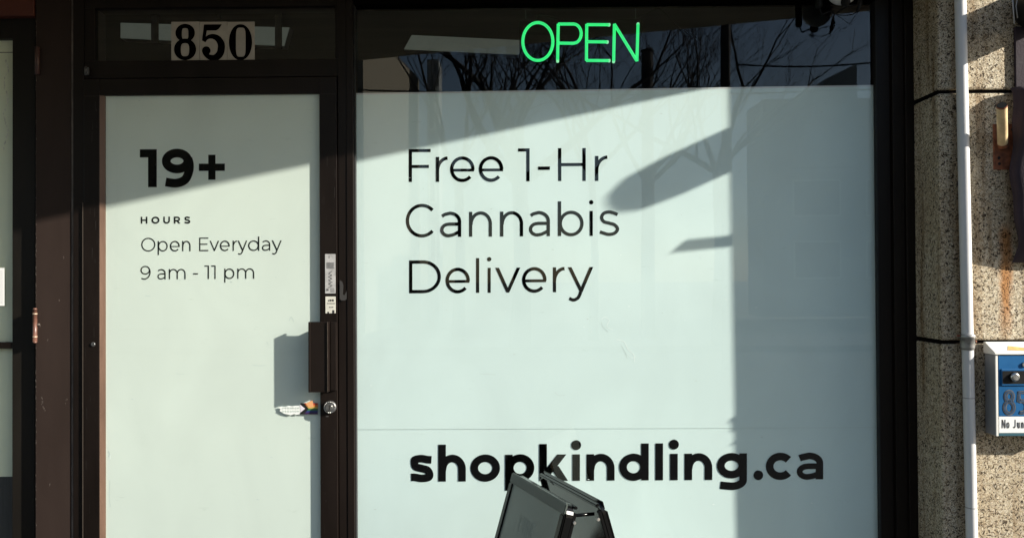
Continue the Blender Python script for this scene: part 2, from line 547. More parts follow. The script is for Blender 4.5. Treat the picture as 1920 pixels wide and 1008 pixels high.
def glyph(ch, x0, x1, t, xh, cap):
    """polygons of one geometric sans letter; baseline 0, strokes t wide. list of layers"""
    w = x1 - x0
    h = t / 2
    cx = (x0 + x1) / 2
    asc = cap * 1.055
    th = t * 0.93
    G = []
    ov = 0.012 * cap
    def ring(a0, a1, ex0, ex1, ey0, ey1):
        return arc((ex0 + ex1) / 2, (ey0 + ey1) / 2, (ex1 - ex0 - t) / 2, (ey1 - ey0 - t) / 2, a0, a1, 48)
    if ch == 'o':
        G += [ribbon(ring(0, 360, x0, x1, -ov, xh + ov), t, True)]
    elif ch == 'O':
        G += [ribbon(ring(0, 360, x0, x1, -ov, cap + ov), t, True)]
    elif ch == 'c':
        G += [ribbon(ring(41, 319, x0, x0 + w * 1.05, -ov, xh + ov), t)]
    elif ch == 'C':
        G += [ribbon(ring(43, 317, x0, x0 + w * 1.12, -ov, cap + ov), t)]
    elif ch == 'e':
        G += [ribbon(ring(-4, 318, x0, x1, -ov, xh + ov), t), rect(x0 + t * .7, xh * .465 - th * .45, x1 - t * .12, xh * .465 + th * .45)]
    elif ch == 'r':
        G += [rect(x0, 0, x0 + t, xh), ribbon(arc(x1, xh * .44, x1 - x0 - h, xh * .56 - h + ov, 180, 92, 18), t)]
    elif ch in 'nh':
        top = xh + ov
        ry = (xh + ov - h) * .47
        G += [rect(x0, 0, x0 + t, asc if ch == 'h' else xh),
              ribbon([(x0 + h, top - h - ry * 1.0)] + arc((x0 + x1) / 2 + w * .01, top - h - ry, (w - t) / 2 - w * .01, ry, 180, 0, 28) + [(x1 - h, top - h - ry - .01)], t),
              rect(x1 - t, 0, x1, top - h - ry)]
    elif ch == 'm':
        mid = cx
        top = xh + ov
        ry = (xh - h) * .45
        G += [rect(x0, 0, x0 + t, xh), rect(mid - h, 0, mid + h, top - h - ry), rect(x1 - t, 0, x1, top - h - ry),
              ribbon(arc((x0 + h + mid) / 2, top - h - ry, (mid - x0 - h) / 2, ry, 180, 0, 24), t),
              ribbon(arc((x1 - h + mid) / 2, top - h - ry, (x1 - h - mid) / 2, ry, 180, 0, 24), t)]
    elif ch == 'a':
        k = 0.575 if t < .2 * xh else 0.60
        tb = t if t < .2 * xh else t * .76
        hb = tb / 2
        tt = t if t < .2 * xh else t * .88
        ht = tt / 2
        ryt = xh * .40 - ht
        G += [rect(x1 - t, 0, x1, xh * .60),
              ribbon([(x1 - ht, xh * .55)] + arc(x0 + w * .46, xh + ov - ht - ryt, x1 - ht - x0 - w * .46, ryt, 0, 90, 14) + spline([(x0 + w * .46, xh + ov - ht), (x0 + w * .22, xh * .965 - ht), (x0 + w * .075 + ht * .25, xh * .865 - ht * .5)], 6)[1:], tt),
              ribbon([(x1 - h, k * xh - hb + .3), (x0 + w * .42 + .1, k * xh - hb + .3)] + arc(x0 + w * .40, (k * xh - ov) / 2, w * .40 - hb, (k * xh + ov) / 2 - hb, 90, 270, 26) + spline([(x0 + w * .40, hb - ov), (x0 + w * .62, hb + xh * .02), (x1 - t * .7, xh * .20)], 6)[1:], tb)]
    elif ch in 'sS':
        H = xh if ch == 's' else cap
        Hs = H + ov
        pts = [(x0 + w * .92, H * .86 - h * .25), (x0 + w * .74, H * .965 - h * .9), (x0 + w * .50, Hs - h), (x0 + w * .25, H * .95 - h * .8), (x0 + w * .06 + h, H * .735),
               (x0 + w * .22 + h * .3, H * .57), (x0 + w * .52, H * .50), (x1 - w * .20 - h * .3, H * .43), (x1 - h, H * .265), (x1 - w * .22, H * .055 + h * .7),
               (x0 + w * .50, h - ov), (x0 + w * .24, H * .045 + h * .85), (x0 + w * .045 + h * .2, H * .145 + h * .15)]
        G += [ribbon(spline(pts, 7), t)]
    elif ch in 'bpdg':
        if ch in 'bp':
            e0, e1, sx = x0 + w * .03, x1, x0
        else:
            e0, e1, sx = x0, x1 - w * .03, x1 - t
        s0, s1 = {'b': (0, asc), 'p': (-cap * .272, xh), 'd': (0, asc), 'g': (0, xh)}[ch]
        G += [ribbon(ring(0, 360, e0, e1, -ov if ch != 'g' else xh * .055, xh + ov), t, True), rect(sx, s0, sx + t, s1)]
        if ch == 'g':
            G += [ribbon([(x1 - h, .2), (x1 - h, xh * .02)] + arc(x0 + w * .50, 0.0, x1 - h - x0 - w * .50, xh * .385 - h, 0, -90, 16) + spline([(x0 + w * .50, -(xh * .385 - h)), (x0 + w * .28, -(xh * .365 - h)), (x0 + w * .085 + h * .2, -(xh * .255 - h * .4))], 6)[1:], t)]
    elif ch == 'k':
        G += [rect(x0, 0, x0 + t, asc), slant(x1 - t * .72 - w * .05, xh, x0 + t * .9, xh * .24, t * .96), slant(x0 + w * .50, xh * .56, x1 - t * .68, 0, t * 1.0)]
    elif ch in 'l':
        G += [rect(x0, 0, x1, asc)]
    elif ch == 'i':
        rd = max(t * .65, (x1 - x0) * .65)
        G += [rect(x0, 0, x1, xh), disc(cx, xh + (cap * .262), rd)]
    elif ch == 'v':
        G += [slant(x0 + h * 1.05, xh, cx, h * .5, t), slant(x1 - h * 1.05, xh, cx, h * .5, t), rect(cx - h * .9, 0, cx + h * .9, h * .6)]
    elif ch == 'y':
        G += [slant(x0 + h * 1.05, xh, cx + w * .03, t * .2, t), slant(x1 - h * 1.05, xh, x0 + w * .50, -xh * .02, t),
              ribbon([(x0 + w * .51, -xh * .01)] + spline([(x0 + w * .495, -xh * .04), (x0 + w * .40, -xh * .23), (x0 + w * .22, -xh * .365 + h * .7), (x0 + w * .05, -xh * .32 + h)], 8), t)]
    elif ch == 'F':
        G += [rect(x0, 0, x0 + t, cap), rect(x0, cap - th, x1, cap), rect(x0, cap * .47 - th / 2, x1 - w * .08, cap * .47 + th / 2)]
    elif ch == 'E':
        G += [rect(x0, 0, x0 + t, cap), rect(x0, cap - th, x1, cap), rect(x0, cap * .51 - th / 2, x1 - w * .1, cap * .51 + th / 2), rect(x0, 0, x1, th)]
    elif ch == 'H':
        G += [rect(x0, 0, x0 + t, cap), rect(x1 - t, 0, x1, cap), rect(x0, cap / 2 - th / 2, x1, cap / 2 + th / 2)]
    elif ch == 'D':
        G += [rect(x0, 0, x0 + t, cap), ribbon([(x0 + h, cap - h), (x0 + w * .42, cap - h)] + arc(x0 + w * .44, cap / 2, w * .56 - h, cap / 2 - h, 90, -90, 30) + [(x0 + w * .42, h), (x0 + h, h)], t)]
    elif ch == 'N':
        G += [rect(x0, 0, x0 + t, cap), rect(x1 - t, 0, x1, cap), slant(x0 + h * 1.2, cap, x1 - h * 1.2, 0, t)]
    elif ch == 'J':
        G += [rect(x1 - t, cap * .3, x1, cap), ribbon(arc(cx + w * .02, cap * .3, w * .48 - h, cap * .3 - h, 0, -150, 20), t)]
    elif ch == 'U':
        G += [rect(x0, cap * .4, x0 + t, cap), rect(x1 - t, cap * .4, x1, cap), ribbon(arc(cx, cap * .4, w / 2 - h, cap * .4 - h + ov, 180, 360, 24), t)]
    elif ch == 'u':
        G += [rect(x0, xh * .4, x0 + t, xh), rect(x1 - t, 0, x1, xh), ribbon(arc(cx, xh * .42, w / 2 - h, xh * .42 - h + ov, 180, 360, 24), t)]
    elif ch == 'R':
        G += [rect(x0, 0, x0 + t, cap), ribbon([(x0 + h, cap - h), (x0 + w * .5, cap - h)] + arc(x0 + w * .55, cap * .65, w * .42 - h, cap * .35 - h, 90, -90, 20) + [(x0 + h, cap * .30 + h)], t), slant(x0 + w * .55, cap * .36, x1 - h, 0, t)]
    elif ch == '1':
        G += [rect(x1 - t, 0, x1, cap), rect(x0, cap - t * .93, x1, cap)]
    elif ch == '9':
        ry = cap * .325
        cyy = cap + ov - ry
        G += [ribbon(arc(x0 + w * .475, cyy, w * .475 - h, ry - h, 0, 360, 44), t, True),
              ribbon(spline([(x1 - h - w * .05, cap * .76), (x1 - h, cap * .60), (x1 - h - w * .02, cap * .40), (x1 - w * .20 - h * .6, cap * .16 + h * .25), (x0 + w * .44, h - ov), (x0 + w * .09 + h * .2, cap * .05 + h * .75)], 9), t)]
    elif ch == '+':
        G += [rect(x0, cap * .43 - h, x1, cap * .43 + h), rect(cx - h, cap * .43 - w / 2 * .96, cx + h, cap * .43 + w / 2 * .96)]
    elif ch == '-':
        G += [rect(x0, cap * .345, x1, cap * .345 + t)]
    elif ch == '.':
        G += [disc(cx, w / 2 - ov, w / 2)]
    return G


def lettering(name, m, parent, items, t, xh, cap, base, slope, Y, px0, label=None, thick=0.0):
    """items: (char, photo x left, photo x right); laid on the plane y = Y"""
    mb = MB()
    lay = 0
    for ch, a, b in items:
        for polys in glyph(ch, a, b, t, xh, cap):
            yy = Y - (lay % 4) * 0.00012
            lay += 1
            for pl in polys:
                mb.face([P(u, base + slope * (u - px0) - v, yy) for u, v in pl])
    o = mb.build(name, m, parent)
    if label:
        o['label'] = label
    return o


# ------------------------------------------------------------------ the setting
GY = 0.0                                   # plane of the window glass
def sheet(name, m, x0, x1, y0, y1, z):
    mb = MB(); mb.face([(x0, y0, z), (x1, y0, z), (x1, y1, z), (x0, y1, z)])
    return struct(mb.build(name, m))

sheet('ground', M['ground'], -120, 120, -200, 60, -0.16)
pv = MB(); pv.box(-40, 40, -4.2, 0.0, -0.14, 0.0, 0.008); struct(pv.build('pavement', M['paving']))
sheet('road', M['asphalt'], -60, 60, -13.0, -4.2, -0.13)
pv = MB(); pv.box(-40, 40, -16.5, -13.0, -0.14, 0.0, 0.008); struct(pv.build('far_pavement', M['paving']))

# ---- shop building: wall above, bulkhead below, dark room behind
xL = X(667, GY); xR = X(1643, GY)
zTopWin = Z(8, GY, 1150)
bld = thing('shop_building', 'shop front wall above and below the big window and door, with dark room behind', 'building', (0, 0, 0))
mb = MB()
mb.box(-3.6, 3.6, 0.03, 0.25, zTopWin + 0.10, 3.6)
mb.build('upper_wall', M['plaster'], bld)
mb = MB()
mb.box(-2.9, -2.7, 0.12, 4.0, 0, 3.2); mb.box(1.75, 1.9, 0.12, 4.0, 0, 3.2); mb.box(-2.9, 1.9, 4.0, 4.1, 0, 3.2); mb.box(-2.7, 1.75, 0.12, 4.0, -0.05, 0.004)
mb.build('room_wall', M['room'], bld)
mb = MB(); mb.box(-2.7, 1.75, 0.26, 4.0, 2.75, 2.85); mb.build('room_ceiling', M['room'], bld)

# ---- canopy above the shop: slanting outer edge throws the long diagonal shadow
canopy = thing('canopy', 'timber canopy over the shop front with slanting outer edge', 'canopy', (0, 0, 2.6))
CZ = 2.504
def edgeY(x): return -(0.809 - 0.299 * x)
mb = MB()
# soffit as boards leaving one roof light opening
hx0, hx1, hy0, hy1 = -1.75, -0.98, -0.82, -0.50
def soff(xa, xb, ya, yb):
    pass
t = bmesh.new()
def slab(pts, z0, z1):
    a = [t.verts.new((x, y, z0)) for x, y in pts]; b = [t.verts.new((x, y, z1)) for x, y in pts]
    t.faces.new(a); t.faces.new(b[::-1])
    for i in range(len(a)):
        j = (i + 1) % len(a); t.faces.new((a[i], a[j], b[j], b[i]))
slab([(-5, 0.0), (-5, edgeY(-5)), (2.60, edgeY(2.60)), (2.60, 0.0)], CZ, CZ + 0.12)
bmesh.ops.recalc_face_normals(t, faces=t.faces)
mb.merge(t)
mb.build('soffit', M['soffit'], canopy)
mb = MB(); mb.prism([(-5, CZ + .124), (2.6, CZ + .124), (2.6, CZ + .16), (-5, CZ + .16)], -.05, -.001); mb.build('flashing', M['beam'], canopy)

# ---- shop window
win = thing('shop_window', 'large shop window in black frame, white film with black delivery lettering', 'window', (X(1150, GY), 0, 0.2))
FR = -0.035                                # front face of the frame
mb = MB()
xa, xb = X(655, FR), X(1712, FR, 100)
zt = Z(9, GY, 1150)
mb.box(xL - 0.026, xL, FR, 0.05, 0.0, zt + 0.3, 0.002)                 # mullion by the door
mb.box(xR, xR + 0.050, FR + 0.018, 0.05, 0.0, zt + 0.3, 0.002)           # right jamb, stepped
mb.box(xR + 0.0502, xR + 0.092, FR, 0.048, 0.0, zt + 0.3, 0.002)
mb.box(xR + 0.0922, 1.500, FR - 0.012, 0.046, 0.0, zt + 0.3, 0.002)
mb.box(xL + 0.0005, xR - 0.0005, FR + 0.004, 0.049, 0.12, 0.20, 0.002)
mb.build('window_frame', M['bronze'], win)
mb = MB(); mb.box(xL + 0.0005, xR - 0.0005, FR + 0.004, 0.049, zt, zt + 0.3, 0.002); mb.build('head_rail', mat('matte_black_head', (0.0035, 0.003, 0.0025), 0.9, spec=0.0), win)
mb = MB(); mb.box(xL + .0004, xL + .0045, FR + .012, -.0005, .2, zt - .001); mb.box(xR - .0045, xR - .0004, FR + .012, -.0005, .2, zt - .001); each(mb, 'gasket', mat('rubber_gasket', (.012, .012, .012), .8, var=.5, vscale=60, stretch=(1, 1, .3)), win)
mb = MB(); mb.box(xL + 0.001, xR - 0.001, -0.02, 0.06, 0.0, 0.119); mb.build('sill_panel', M['bronze'], win)
mb = MB(); mb.face([(xL, GY, 0.2), (xR, GY, 0.2), (xR, GY, zt), (xL, GY, zt)]); mb.build('glass_pane', M['glass'], win)
FY = 0.006
mb = MB()
zs = Z(802, FY)
# lower and upper sheets of film with a thin overlap at the seam
tl, tr_ = P(667, 175.5, FY), P(1643, 160, FY)
x0f, x1f = xL - 0.01, xR + 0.01
sl_, sr_ = P(667, 804.2, FY), P(1643, 800.6, FY)
mb.face([(x0f, FY, sl_.z), (x1f, FY, sr_.z), (x1f, FY, tr_.z), (x0f, FY, tl.z)])
mb.face([(x0f, FY + 0.0008, 0.2), (x1f, FY + 0.0008, 0.2), (x1f, FY + 0.0008, sr_.z + 0.004), (x0f, FY + 0.0008, sl_.z + 0.004)])
mb.build('film', M['film'], win)
mb = MB(); mb.face([(x0f, FY - 0.0006, sl_.z - 0.0008), (x1f, FY - 0.0006, sr_.z - 0.0008), (x1f, FY - 0.0006, sr_.z + 0.0010), (x0f, FY - 0.0006, sl_.z + 0.0010)])
mb.build('film_seam', mat('seam_line', (0.68, 0.765, 0.745), 0.6), win)
mb = MB(); a_, b_ = P(667, 178, FY), P(1643, 162.4, FY)
mb.face([(x0f, FY - 0.0007, a_.z), (x1f, FY - 0.0007, b_.z), (x1f, FY - 0.0007, tr_.z + 0.001), (x0f, FY - 0.0007, tl.z + 0.001)])
mb.build('film_edge', mat('film_edge_strip', (0.66, 0.66, 0.66), 0.6), win)

s_ = 1 / 2.9636
def m2(items, k=s_, ox=740):
    return [(c, ox + a * k, ox + b * k) for c, a, b in items]
LY = 0.0056
lettering('lettering', M['vinyl'], win, m2([('F', 78, 200), ('r', 229, 296), ('e', 308, 444), ('e', 468, 604), ('1', 686, 750), ('-', 797, 863), ('H', 908, 1062), ('r', 1114, 1184)]),
          6.2, 46.6, 61.6, 341.2, -0.0062, LY, 764, 'black lettering line reading Free 1-Hr')
lettering('lettering', M['vinyl'], win, m2([('C', 62, 222), ('a', 253, 370), ('n', 413, 541), ('n', 586, 714), ('a', 746, 863), ('b', 907, 1050), ('i', 1084, 1101), ('s', 1134, 1248)]),
          6.2, 46.6, 61.6, 444.6, -0.0078, LY, 761, 'black lettering line reading Cannabis')
lettering('lettering', M['vinyl'], win, m2([('D', 80, 257), ('e', 283, 418), ('l', 452, 470), ('i', 517, 534), ('v', 560, 698), ('e', 708, 844), ('r', 879, 946), ('y', 963, 1103)]),
          6.2, 46.6, 61.6, 549.6, -0.0078, LY, 766, 'black lettering line reading Delivery')
k1, k2 = 1 / 4.5714, 1 / 3.6923
shop_items = [(c, 740 + a * k1, 740 + b * k1) for c, a, b in [('s', 125, 332), ('h', 374, 610), ('o', 650, 903), ('p', 947, 1197), ('k', 1240, 1492), ('i', 1524, 1588), ('n', 1645, 1885)]]
shop_items += [(c, 1140 + a * k2, 1140 + b * k2) for c, a, b in [('d', 78, 282), ('l', 328, 381), ('i', 430, 483), ('n', 530, 722), ('g', 755, 962), ('.', 1007, 1074), ('c', 1093, 1284), ('a', 1307, 1490)]]
lettering('lettering', M['vinyl'], win, shop_items, 14.2, 49.5, 65.5, 902.2, -0.0059, LY, 770, 'bold black web address lettering')

# ---- door with its film, lettering, handle, lock and stickers
DF = -0.040                                # front of the door stiles
DG = DF + 0.0095                           # door glass
DX0, DX1 = X(157, DF), X(632, DF)
gx0, gx1 = X(197, DG), X(599.5, DG)
gz1 = Z(178, DG, 400)
dz1 = Z(146, DF, 400)
door = thing('glass_door', 'shop door with dark bronze frame and white filmed glass reading 19+', 'door', (DX0, DF, 0))
mb = MB()
mb.box(DX0, X(186, DF), DF, DF + 0.045, 0.012, dz1, 0.0015)
mb.box(X(599.5, DF), DX1, DF, DF + 0.045, 0.012, dz1, 0.0015)
mb.box(X(186, DF) + 0.0003, X(599.5, DF) - 0.0003, DF + 0.0015, DF + 0.044, gz1, dz1, 0.0015)
mb.box(X(186, DF) + 0.0003, X(599.5, DF) - 0.0003, DF + 0.0015, DF + 0.044, 0.014, 0.22, 0.0015)
mb.build('door_frame', M['bronze'], door)
mb = MB()
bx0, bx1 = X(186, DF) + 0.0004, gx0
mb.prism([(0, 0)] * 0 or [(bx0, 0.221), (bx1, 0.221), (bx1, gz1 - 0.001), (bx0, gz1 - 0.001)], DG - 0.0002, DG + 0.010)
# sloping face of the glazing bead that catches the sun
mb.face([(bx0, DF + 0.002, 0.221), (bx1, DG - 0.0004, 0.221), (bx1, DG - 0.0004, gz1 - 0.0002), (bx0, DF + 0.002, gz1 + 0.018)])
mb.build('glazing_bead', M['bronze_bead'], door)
mb = MB(); mb.face([(gx0, DG, 0.22), (gx1, DG, 0.22), (gx1, DG, gz1), (gx0, DG, gz1)]); mb.build('glass_pane', M['glass_door'], door)
mb = MB(); mb.face([(gx0 - .005, DG + 0.006, 0.2), (gx1 + .005, DG + 0.006, 0.2), (gx1 + .005, DG + 0.006, gz1 + .01), (gx0 - .005, DG + 0.006, gz1 + .01)]); mb.build('film', M['film_door'], door)
dk = 1 / 3.3605
def dm(items): return [(c, 180 + a * dk, 180 + b * dk) for c, a, b in items]
DL = DG + 0.0056
lettering('lettering', M['vinyl'], door, dm([('1', 276, 383), ('9', 415, 616)]), 16.4, 53, 71, 351.0, -0.004, DL, 262, 'bold black number 19+ lettering')
lettering('lettering', M['vinyl'], door, dm([('+', 648, 812)]), 13.6, 53, 71, 344.2, -0.004, DL, 373, 'bold black plus sign')
lettering('lettering', M['vinyl_grey'], door, dm([('H', 282, 324), ('O', 350, 400), ('U', 424, 466), ('R', 491, 531), ('S', 556, 594)]), 2.9, 9.6, 13.0, 419.2, -0.004, DL, 264, 'small bold HOURS lettering')
lettering('lettering', M['vinyl_grey'], door, dm([('O', 285, 374), ('p', 389, 452), ('e', 466, 528), ('n', 543, 596), ('E', 650, 708), ('v', 716, 776), ('e', 781, 843), ('r', 861, 890), ('y', 893, 953), ('d', 959, 1029), ('a', 1046, 1098), ('y', 1108, 1170)]), 2.3, 19.2, 25.3, 471.2, -0.006, DL, 264, 'thin lettering reading Open Everyday')
lettering('lettering', M['vinyl_grey'], door, dm([('9', 280, 344), ('a', 387, 439), ('m', 459, 565), ('-', 612, 643), ('1', 683, 712), ('1', 726, 754), ('p', 808, 872), ('m', 890, 997)]), 2.3, 19.2, 25.3, 523.8, -0.008, DL, 263, 'thin lettering of the opening hours')

# handle: deep flat pull plate with a ribbed back and two stand-offs
hz0, hz1 = Z(735, -0.073, 600), Z(603, -0.073, 600)
hd = -0.073
mb = MB()
mb.box(X(578, hd), X(614, hd), hd, hd + 0.005, hz0, hz1, 0.0015)
mb.box(X(578, hd), X(578, hd) + 0.007, hd - 0.004, hd + 0.012, hz0, hz1, 0.0015)
mb.box(X(612, hd), X(612, hd) + 0.006, hd - 0.002, DF - 0.006, hz0 + 0.001, hz1 - 0.001, 0.0012)
mb.box(X(616, hd), X(627, hd), DF - 0.010, DF - 0.0005, hz0 + 0.003, hz1 - 0.003, 0.0015)
hnd = mb.build('handle', mat('dark_anodised_handle', (0.011, 0.0075, 0.006), 0.32, spec=0.3, var=0.08, vscale=14), door)
mb = MB()
mb.box(X(613.4, hd - .003), X(613.4, hd) + 0.0016, hd - 0.0045, hd - 0.002, hz0 + .001, hz1 - .001)
mb.build('bright_edge', mat('worn_metal_edge', (0.09, 0.07, 0.055), 0.35, metal=0.3, var=0.4, vscale=50), hnd)
# lock
mb = MB()
seam = mat('frame_seam', (0.03, 0.024, 0.02), .6)
sxm = X(600.2, DF)
mb.box(sxm, DX1 - .001, DF - .0003, DF + .001, gz1 - .0035, gz1 - .0025); mb.box(DX0 + .001, X(186, DF), DF - .0003, DF + .001, gz1 - .0035, gz1 - .0025)
each(mb, 'corner_seam', seam, door)
mb = MB(); rnd = random.Random(17)
for k in range(46):
    px = rnd.choice([rnd.uniform(602, 630), rnd.uniform(159, 184)]); py = rnd.uniform(200, 1000); l_ = rnd.uniform(3, 22); w_ = rnd.uniform(.25, .7)
    mb.face([P(px, py, DF - .0003), P(px + w_, py + .3, DF - .0003), P(px + w_ + rnd.uniform(-.6, .6), py - l_, DF - .0003), P(px + rnd.uniform(-.4, .4), py - l_, DF - .0003)])
mb.build('scratches', mat('fine_scratches', (0.022, 0.018, 0.015), .5), door)['kind'] = 'stuff'
lc = P(619.5, 762, DF)
mb = MB()
mb.tube([(lc.x, DF - 0.001, lc.z), (lc.x, DF - 0.010, lc.z), (lc.x, DF - 0.013, lc.z)], [0.0235, 0.0225, 0.0185], 32)
lk = mb.build('lock_cylinder', M['silver_dark'], door)
mb = MB(); mb.tube([(lc.x - .001, DF - 0.013, lc.z - .001), (lc.x - .001, DF - 0.017, lc.z - .001)], [0.014, 0.0132], 28); mb.build('plug', M['chrome'], lk)
mb = MB(); mb.box(lc.x - 0.0012, lc.x + 0.0022, DF - 0.0178, DF - 0.0165, lc.z - 0.009, lc.z + 0.006); mb.build('keyhole', M['hole'], lk)
mb = MB()
for a in range(0, 300, 20):
    p0 = (lc.x + .020 * math.cos(R(a)), DF - .0125, lc.z + .020 * math.sin(R(a)))
    p1 = (lc.x + .020 * math.cos(R(a + 20)), DF - .0125, lc.z + .020 * math.sin(R(a + 20)))
    mb.tube([p0, p1], 0.0016, 6)
mb.build('ring', M['chrome'], lk)
sc_ = P(175, 645, DF)
mb = MB(); mb.tube([(sc_.x, DF + .001, sc_.z), (sc_.x, DF - .004, sc_.z)], [.0085, .007], 20); each(mb, 'screw', M['silver_dark'], door)
p_ = P(614, 780, DF)
mb = MB(); mb.box(p_.x - .006, p_.x + .004, DF - .0012, DF + .001, p_.z - .0012, p_.z + .0012); mb.build('scratch_plate', M['silver_dark'], door)

def quad(mb, px0, py0, px1, py1, Y, sk=0):
    mb.face([P(px0, py1, Y), P(px1, py1 + sk, Y), P(px1, py0 + sk, Y), P(px0, py0, Y)])
    return mb
# label stickers on the right stile
st = MB(); sx0, sx1 = X(609.5, DF), X(629, DF)
st.box(sx0, sx1, DF - 0.0012, DF + 0.0005, Z(550, DF, 619), Z(476, DF, 619), 0.0005)
stk = st.build('sticker', mat('silver_label', (0.42, 0.41, 0.40), 0.5, var=0.25, vscale=60), door)
stk['label'] = 'tall narrow silver label'
mb = MB(); rnd = random.Random(3)
YS = DF - 0.0016
for k in range(34):
    yy = 480 + k * 2.0
    if 490 < yy < 503:
        quad(mb, 612, yy, 627 - rnd.random() * 2, yy + 1.2, YS)
    elif 506 < yy < 540:
        c = 619 + 2.4 * math.sin(k * 1.9)
        quad(mb, c - 1.6, yy, c + 1.4 + rnd.random(), yy + 1.5, YS)
    elif yy >= 540:
        quad(mb, 619, yy, 627, yy + 0.8, YS)
quad(mb, 612, 541, 616, 545, YS); quad(mb, 616.5, 479, 617.6, 484, YS)
mb.build('print', mat('faded_print', (0.10, 0.10, 0.10), 0.6), stk)
mb = MB(); mb.box(sx0 + .001, sx1, DF - 0.0011, DF + 0.0004, Z(587, DF, 619), Z(555.5, DF, 619), 0.0005)
stk2 = mb.build('sticker', mat('cream_label', (0.62, 0.60, 0.52), 0.5, var=0.12, vscale=60), door)
stk2['label'] = 'small cream label with torn lower edge'
mb = MB()
for (a, b, c, d) in ((615, 562, 617, 564.5), (618, 561, 621, 564.5), (622, 561, 626, 564.5), (613, 568, 628, 569.2), (617, 575, 620, 576.5), (621, 575, 625, 576.5), (614, 584, 617, 587), (623, 581, 627, 587)):
    quad(mb, a, b, c, d, DF - 0.0015)
mb.build('print', M['ink'], stk2)
mb = MB()
pts = [(637, 525), (642, 528), (644, 535), (643, 552), (646, 553), (650, 545), (650, 560), (647, 563), (640, 563), (637, 560)]
JY = DF + 0.003
mb.face([P(a, b, JY - 0.0008) for a, b in pts][::-1])
tape = mb.build('glue_mark', mat('grey_glue_mark', (0.035, 0.032, 0.03), 0.7), door)

# pride flag sticker and worn white decal on the glass
YF = DG - 0.0008
flag = MB(); quad(flag, 563, 755, 596, 776, YF)
fl = flag.build('flag_sticker', mat('flag_black', (0.01, 0.01, 0.01), 0.5), door)
cols = [('red', (0.40, 0.05, 0.03)), ('orange', (0.55, 0.17, 0.03)), ('yellow', (0.48, 0.36, 0.08)), ('green', (0.03, 0.14, 0.05)), ('blue', (0.025, 0.035, 0.14)), ('violet', (0.04, 0.015, 0.07))]
for i, (nm, c) in enumerate(cols):
    mb = MB()
    y0_, y1_ = 755 + i * 3.5, 755 + (i + 1) * 3.5
    def xl(y): return 569.5 + 8.5 * (1 - abs(y - 765.5) / 10.5) + .5
    mb.face([P(xl(y1_), y1_, YF - .0003), P(596, y1_, YF - .0003), P(596, y0_, YF - .0003), P(xl(y0_), y0_, YF - .0003)] if not (y0_ < 765.5 < y1_) else [P(xl(y1_), y1_, YF - .0003), P(596, y1_, YF - .0003), P(596, y0_, YF - .0003), P(xl(y0_), y0_, YF - .0003), P(xl(765.5), 765.5, YF - .0003)])
    mb.build('stripe', mat('flag_' + nm, c, 0.5), fl)
mb = MB(); mb.face([P(563, 773, YF - .0003), P(572, 765.5, YF - .0003), P(563, 758, YF - .0003)]); mb.build('chevron', mat('flag_white', (0.72, 0.66, 0.72), 0.5), fl)
mb = MB(); mb.face([P(573, 755.5, YF - .0008), P(586, 750, YF - .0008), P(588, 762, YF - .0008), P(579, 764, YF - .0008)]); mb.build('peeled_corner', mat('peeled_orange', (0.75, 0.36, 0.16), 0.5), fl)
mb = MB(); rnd = random.Random(5)
outline = [(523, 763), (528, 761.5), (535, 762), (541, 760), (548, 761), (555, 759.5), (562, 760), (562, 776), (556, 777), (551, 775.5), (545, 778), (540, 776.5), (533, 775), (528, 772), (524, 770), (526, 767)]
mb.face([P(a, b, YF) for a, b in outline][::-1])
dec = mb.build('worn_decal', mat('white_decal', (0.82, 0.84, 0.80), 0.5, var=0.15, vscale=120), door)
mb = MB()
for k in range(14):
    a = 529 + (k % 7) * 4.7; b = 764.3 + (k // 7) * 6
    for g in glyph('oesanoe'[k % 7], a, a + 3.4, 0.75, 3.4, 4.4):
        for pl in g: mb.face([P(u, b + 2 - v, YF - .0004) for u, v in pl])
mb.build('worn_print', mat('pale_green_print', (0.42, 0.50, 0.44), 0.6), dec)

# ---- door surround: jambs, head and the transom pane above the door
TF = -0.030
trn = thing('transom_window', 'dark fixed pane in black frame directly above the door', 'window', (X(400, TF), TF, gz1))
tz0, tz1 = Z(112.5, TF, 400), Z(14, TF, 400)
tx0, tx1 = X(178, TF, 60), X(628, TF, 60)
mb = MB()
mb.box(X(138, TF), DX0 - 0.003, TF - .004, 0.05, 0, zt + .3, 0.0015)
mb.box(DX1 + 0.003, xL - 0.0265, TF - .0025, 0.05, 0, zt + .3, 0.0015)
mb.box(DX0 - 0.0028, DX1 + 0.0028, TF, 0.049, dz1 + 0.004, tz0, 0.0015)
mb.box(DX0 - 0.0028, DX1 + 0.0028, TF, 0.049, tz1, zt + .3, 0.0015)
mb.box(DX0 - 0.0028, tx0, TF, 0.048, tz0 + .0002, tz1 - .0002, 0.0015)
mb.box(tx1, DX1 + 0.0028, TF, 0.048, tz0 + .0002, tz1 - .0002, 0.0015)
mb.build('surround', M['bronze'], trn)
mb = MB(); mb.face([(tx0, TF + .012, tz0), (tx1, TF + .012, tz0), (tx1, TF + .012, tz1), (tx0, TF + .012, tz1)]); mb.build('glass_pane', M['glass'], trn)
mb = MB(); mb.box(X(154.4, DF), X(155.6, DF), DF - .0005, DF + .004, 0.01, Z(380, DF, 155)); mb.build('bright_arris', mat('bright_arris', (0.10, 0.08, 0.065), 0.4, metal=.5), trn)
GRY = 0.10
for (a, b, c, d) in ((284, 0, 295, 82), (405, 0, 413, 36), (516, 0, 527, 92), (190, 34.5, 640, 39)):
    p0, p1 = P(a, d, GRY), P(c, b, GRY)
    mb = MB(); mb.box(p0.x, p1.x, GRY - (.004 if a != 190 else -.006), GRY + .012, p0.z, p1.z); mb.build('grille_bar', M['hole'], trn)
cl = P(166, 135, TF)
